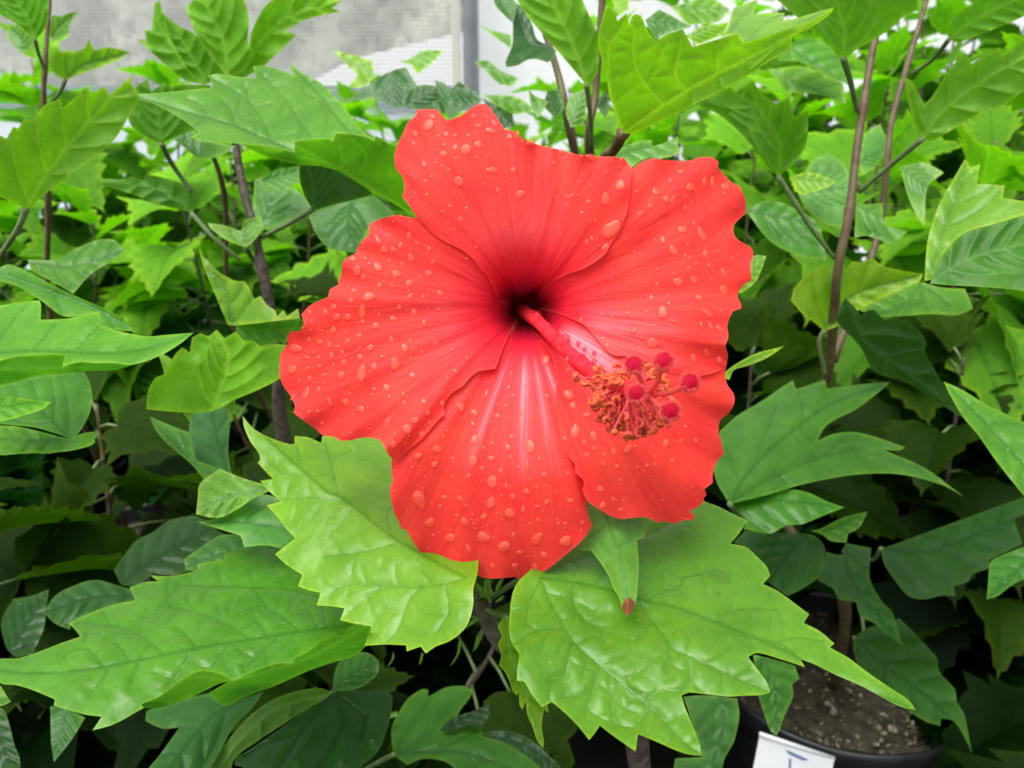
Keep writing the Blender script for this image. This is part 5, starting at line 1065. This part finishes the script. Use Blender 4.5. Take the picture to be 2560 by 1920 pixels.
CP = thing('hibiscus_plant', 'hibiscus whose upright leaf cluster stands before the screen left of the post', 'hibiscus', (-.17, .80, .178), 'hibiscus plants in pots')
pot((-.17, .80, 0), .11, .2, 'black nursery pot hidden behind the dark leaves left of the flower')
tube('stem', [P(*T('A', 1290,560)[0], .50), P(*T('A', 1220,800)[0], .53), P(560, 480, .58), P(610, 900, .72), Vector((-.17, .80, .17))], [.0012, .0015, .0018, .003], M_TWIG, CP, 10)
RL((.10, .30, .018), T('A', 1265,522, 1210,512, 1130,490, 1000,382, 900,292, 845,240, 902,250, 888,180, 932,192, 950,20, 978,0, 1000,80, 1032,200, 1100,332, 1160,430), T('A', 1262,520, 1100,350, 980,150, 965,10), .49, 0, -.15, .15, up=False, par=CP)
RL((.12, .33, .025), T('A', 1398,466, 1290,332, 1200,200, 1140,42, 1190,0, 1260,-60, 1480,-60, 1530,100, 1522,250, 1562,332, 1500,432), T('A', 1398,462, 1370,250, 1280,60, 1260,-50), .485, 0, -.15, .2, up=False, par=CP)
RL((.085, .27, .02), T('A', 1000,82, 1100,160, 1200,212, 1290,334, 1395,464, 1250,524, 1150,432, 1050,252), T('A', 1270,520, 1150,300, 1005,85), .495, 0, -.15, .15, up=False, par=CP)
RL((.13, .35, .02), T('A', 1400,462, 1520,330, 1545,200, 1600,80, 1650,18, 1760,-40, 2100,5, 2040,48, 2092,70, 1880,120, 1750,192, 1822,214, 1700,332, 1600,422, 1480,482), T('A', 1400,464, 1560,300, 1750,120, 2080,10), .49, 0, -.2, .1, up=False, par=CP)

QP = thing('hibiscus_plant', 'hibiscus plant with crowded tips directly behind the top of the flower', 'hibiscus', (.09, .86, .178), 'hibiscus plants in pots')
pot((.09, .86, 0), .11, .2, 'black nursery pot hidden behind the flower')
tube('stem', [P(*T('z4', 690,-100)[0], .44), P(*T('z4', 640,600)[0], .45), P(*T('z4', 600,960)[0], .46), P(1500, 700, .6), Vector((.09, .86, .17))], [.0017, .002, .0023, .003], M_TWIG, QP, 10)
tube('branch', [P(*T('z4', 300,160)[0], .50), P(*T('z4', 400,480)[0], .50), P(*T('z4', 470,800)[0], .50), P(1480, 600, .56)], [.0018, .0022, .0026], M_TWIG, QP, 8)
RL((.135, .36, .03), T('z4', 582,542, 560,522, 460,402, 330,252, 200,100, 100,-60, 530,-60, 600,100, 652,212, 662,350, 652,470, 602,542), T('z4', 582,540, 480,250, 330,-50), .415, 0, -.2, .15, up=False, par=QP, pet=[(1466, 210, .415), (1475, 280, .43), (1478, 370, .455)])
RL((.035, .12, .03), T('z4', 132,20, 110,150, 104,290, 60,400, 70,432, 140,420, 200,386, 260,380, 330,402, 375,372, 386,320, 332,290, 262,250, 230,150, 180,50), T('z4', 330,300, 200,260, 135,30), .47, 0, .3, .2, par=QP)
RL((.06, .2, .03), T('z4', -20,-40, 0,40, 110,152, 130,25, 80,-40), T('z4', 10,-30, 108,148), .48, 0, .3, .2, par=QP)
for q, col, d in ((T('B', 870,380, 960,375, 1030,430, 1145,480, 1105,535, 1020,510, 950,440), (.12, .33, .03), .6), (T('B', 900,150, 980,185, 1100,215, 1100,300, 1020,240), (.11, .32, .03), .6), (T('B', 360,440, 450,410, 520,520, 480,640, 380,660, 240,600, 60,640, 230,520, 280,480), (.05, .17, .04), .52), (T('B', 440,660, 480,560, 560,520, 640,530, 700,620, 690,700, 560,680), (.03, .12, .02), .5), (T('B', 630,490, 700,520, 720,560, 780,500, 900,580, 920,620, 850,650, 720,740, 660,600), (.045, .15, .04), .5), (T('B', 920,600, 1000,640, 1110,700, 1120,780, 1050,790, 980,700), (.03, .11, .02), .5),
                   (T('B', 0,310, 100,330, 240,370, 270,470, 180,540, 100,530, 160,460), (.2, .42, .03), .7), (T('B', 420,380, 500,350, 560,310, 690,310, 600,400, 520,455, 490,400), (.16, .40, .03), .65), (T('B', 930,580, 1100,590, 1180,620, 1250,680, 1100,700, 1000,640), (.13, .35, .03), .62),
                   (T('z4', 210,580, 260,620, 340,650, 270,760, 230,700), (.1, .3, .03), .47), (T('z4', 480,820, 450,720, 480,620, 570,570, 580,700, 560,800), (.12, .3, .05), .46), (T('z4', 650,680, 660,630, 710,580, 730,700, 700,760), (.04, .14, .02), .47), (T('z4', 380,760, 300,680, 330,590, 420,560, 440,700), (.06, .2, .03), .48), (T('z4', 740,-30, 860,-30, 850,60, 790,100, 760,40), (.25, .48, .02), .5), (T('z4', 1230,240, 1280,190, 1330,170, 1420,155, 1500,140, 1460,220, 1300,290), (.2, .44, .02), .5), (T('z4', 960,130, 1050,60, 1180,130, 1260,170, 1100,215, 1020,260), (.07, .24, .03), .5), (T('z4', 1120,40, 1230,20, 1370,-20, 1500,60, 1430,140, 1240,160), (.15, .38, .03), .55)):
    RL(col, q, [q[0], q[len(q) // 2]], d, 0, .2, -.1, par=QP, g=9)

# ------------------------------------------------------------------ the plants that fill the bench behind
def template_leaf(seed):
    r = random.Random(seed); half = []
    n = r.choice((5, 6)); lob = r.random() < .6
    def wid(t):
        w = .36 * math.sin(math.pi * min(1, t * 1.05)**.62)**1.0 * (1 - .25 * t)
        if lob: w += .17 * math.exp(-((t - .38) / .09)**2)
        return w
    for s in (1, -1):
        side = [(0.0, 0.0), (.10 * s, -.035), (.22 * s, .0)]
        for i in range(n):
            t = .12 + .8 * i / n; t2 = .12 + .8 * (i + .75) / n
            side.append((s * wid(t) * 1.0, t)); side.append((s * (wid(t2) * (1.2 + r.uniform(0, .12)) + .015), t2 + .02)); 
            side.append((s * wid(t2 + .03) * .86, t2 + .035))
        side.append((0, 1.0)); half.append(side)
    poly = half[0] + half[1][::-1][1:-1]
    poly = smooth_line(poly, .045, True, 40)
    v, f = fill(poly, .055, [(0, i / 24.) for i in range(1, 24)])
    x, y = v[:, 0], v[:, 1]
    fold = r.uniform(.1, .5); droop = r.uniform(.1, .55); wv = r.uniform(.02, .05); ph = r.uniform(0, 6)
    vs = [[(0, 0), (0, 1)]] + auto_veins([(0, i / 8) for i in range(9)], poly, 5)
    dv = dist_lines(x, y, vs)
    z = fold * np.abs(x) - droop * y**2 + wv * np.sin(y * 9 + ph) * np.abs(x) * 3 + .012 * (1 - np.exp(-(dv / .04)**1.3)) + wv * .5 * np.sin(x * 8 + y * 6 + ph)
    tri = []
    for q in f:
        a, b, c = v[q[0]], v[q[1]], v[q[2]]
        tri.append(tuple(q) if (b[0]-a[0])*(c[1]-a[1]) - (b[1]-a[1])*(c[0]-a[0]) > 0 else tuple(q)[::-1])
    me = bpy.data.meshes.new('leaf'); me.from_pydata(np.stack([x, y, z], 1).tolist(), [], tri); me.materials.append(M_FARLEAF)
    me.polygons.foreach_set('use_smooth', [True] * len(tri))
    for k, a in (('vein', np.clip(1 - dv / .012, 0, 1) * .8), ('edge', np.clip(1 - dist_lines(x, y, [poly + [poly[0]]]) / .008, 0, 1))):
        at = me.attributes.new(k, 'FLOAT', 'POINT'); at.data.foreach_set('value', a.astype(np.float32))
    me.update(); return me
LT = [template_leaf(i) for i in range(14)]
def pot_plant(x, y, h, label, nl=60, seed=0, shade_tone=1.0, with_pot=True, size=.085, petioles=True, group='hibiscus plants in pots'):
    r = random.Random(seed)
    if with_pot: pot((x, y, 0), .108, .2, 'black pot under the ' + label, soil=False)
    t = thing('hibiscus_plant', label, 'hibiscus', (x, y, .178), group)
    nst = r.choice((3, 4, 4)); stems = []
    for s in range(nst):
        a = 6.28 * s / nst + r.uniform(-.4, .4); sp = r.uniform(.05, .13)
        hh = h * r.uniform(.82, 1.05)
        pts = [Vector((x, y, .17)), Vector((x + sp * .4 * math.cos(a), y + sp * .4 * math.sin(a), .17 + (hh - .17) * .3)), Vector((x + sp * .8 * math.cos(a), y + sp * .8 * math.sin(a), .17 + (hh - .17) * .65)), Vector((x + sp * math.cos(a) + r.uniform(-.02, .02), y + sp * math.sin(a), hh))]
        c = curve3(pts, 8); v, f = tube_geo(c, np.interp(np.linspace(0, 1, len(c)), [0, 1], [.0034, .0011]).tolist(), 7)
        mesh_obj('stem', v, f, M_TWIG if r.random() < .6 else M_BARK, t, origin=tuple(c[0])); stems.append(c)
    for k in range(nl):
        c = stems[k % nst]; u = (k // nst + r.random() * .6) / (nl / nst); u = .22 + .78 * min(1, u)
        p = c[min(len(c) - 1, int(u * (len(c) - 1)))]
        a = k * 2.4 + r.uniform(-.4, .4); top = max(0, (u - .75) / .25)
        el_ = math.radians(r.uniform(-25, 25) + 45 * top + 5)
        d = Vector((math.cos(a) * math.cos(el_), math.sin(a) * math.cos(el_), math.sin(el_)))
        sz = size * r.uniform(.75, 1.25) * (1 - .45 * top)
        pl = sz * r.uniform(.3, .6) * (1 - .6 * top); q = p + d * pl
        n0 = Vector((r.gauss(0, .28), r.gauss(0, .28), 1)); X = d.cross(n0).normalized(); Z = X.cross(d).normalized()
        M = Matrix((X, d, Z)).transposed()
        M = M @ Matrix.Rotation(math.radians(-r.uniform(5, 35) * (1 - top)), 3, 'X')
        o = bpy.data.objects.new('leaf', LT[r.randrange(len(LT))]); COL.objects.link(o); o.parent = t
        o.matrix_basis = Matrix.Translation(q - Vector((x, y, .178))) @ M.to_4x4() @ Matrix.Diagonal((sz * r.uniform(.85, 1.15), sz, sz, 1))
        young_lit = max(0, min(1, (u - .5) / .45)) * r.uniform(.6, 1.1)
        c0, c1 = (.009, .068, .008), (.17, .46, .024)  # low leaves darker: older green plus painted shade below the canopy
        o.color = tuple((c0[i] + (c1[i] - c0[i]) * young_lit) * shade_tone for i in range(3)) + (1,)
        st = pl
        if petioles and st > .01:
            v, f = tube_geo([p, p + d * pl * .5 + Vector((0, 0, .002)), q], [.0013, .0011, .001], 5)
            pe = mesh_obj('petiole', v, f, M_PETIOLE, None, origin=tuple(p)); wl = pe.location.copy()
            pe.parent = o; pe.matrix_parent_inverse = (Matrix.Translation(Vector((x, y, .178))) @ o.matrix_basis).inverted(); pe.location = wl
    return t
BACK = [
 (-.62, 1.02, .60, 'bushy hibiscus at the far left behind the front row'), (-.36, 1.02, .56, 'hibiscus standing second from the left in the second row'), (-.13, 1.00, .58, 'hibiscus in the second row whose tips show left of the flower'),
 (.33, 1.02, .70, 'hibiscus in the second row just right of the flower'), (.60, .98, .80, 'tall hibiscus in the second row near the right edge'), (.10, 1.10, .62, 'hibiscus in the second row straight behind the flower'),
 (-.90, 1.34, .69, 'hibiscus at the far left of the third row'), (-.62, 1.36, .68, 'hibiscus in the third row before the left part of the screen'), (-.36, 1.34, .67, 'hibiscus in the third row before the middle of the screen'), (-.10, 1.36, .64, 'hibiscus in the third row left of the steel post'), (.16, 1.34, .72, 'hibiscus in the third row right of the steel post'), (.42, 1.34, .84, 'hibiscus in the third row behind the brown stem at right'), (.68, 1.30, .90, 'tall hibiscus in the third row right of the brown stem'), (.94, 1.28, .88, 'tallest hibiscus at the far right of the third row'),
 (.42, .82, .64, 'hibiscus leafing out between the brown stem and the flower'), (.74, .76, .70, 'hibiscus pressing in at the right edge of the photo'), (-.62, .70, .50, 'dark hibiscus low at the left edge'),
 (.28, 1.70, .92, 'hibiscus in the fourth row, right of the steel post'), (.55, 1.72, 1.0, 'tall hibiscus in the fourth row behind the upper right leaves'), (.84, 1.70, 1.05, 'tall hibiscus in the fourth row toward the right edge'), (1.12, 1.66, 1.05, 'tall hibiscus in the fourth row at the far right'),
 (-.78, 1.70, .60, 'hibiscus in the fourth row at far left before the pale panel'), (-.40, 1.72, .60, 'hibiscus in the fourth row before the pale panel'),
 (-.10, 1.74, .63, 'hibiscus in the fourth row left of the post foot'),
]
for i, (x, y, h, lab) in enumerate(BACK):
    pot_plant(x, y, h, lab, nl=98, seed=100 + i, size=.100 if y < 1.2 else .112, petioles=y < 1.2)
for i, (x, y, h, lab) in enumerate([(-.64, .38, .58, 'unseen hibiscus added beyond the left edge to shade the undergrowth'), (.68, .36, .56, 'unseen hibiscus added beyond the right edge to shade the undergrowth')]):
    pot_plant(x, y, h, lab, nl=80, seed=500 + i, size=.11, petioles=False)  # plants out of view, added to keep side light off the undergrowth
# lower foliage of the front plants, canopy shade painted in by darkened leaf colour
for i, (x, y, h, lab) in enumerate([(-.13, .50, .36, 'hibiscus painted shade-dark in the low front pot under the pointed leaves'), (-.30, .52, .44, 'shaded hibiscus low at lower left, deep between the pots'), (-.16, .70, .50, 'shaded hibiscus left of the flower, behind the round glossy leaves'), (.46, .50, .34, 'low shaded hibiscus at the lower right beside the pot with the card'), (.12, .66, .46, 'shaded hibiscus directly behind the flower'), (.40, .68, .48, 'hibiscus with lower leaves painted shade-dark above the plain pot at right')]):
    pot_plant(x, y, h, lab, nl=(60, 80, 90, 34, 70, 80)[i], seed=300 + i, shade_tone=.16, with_pot=(i in (1, 2)), size=.095)
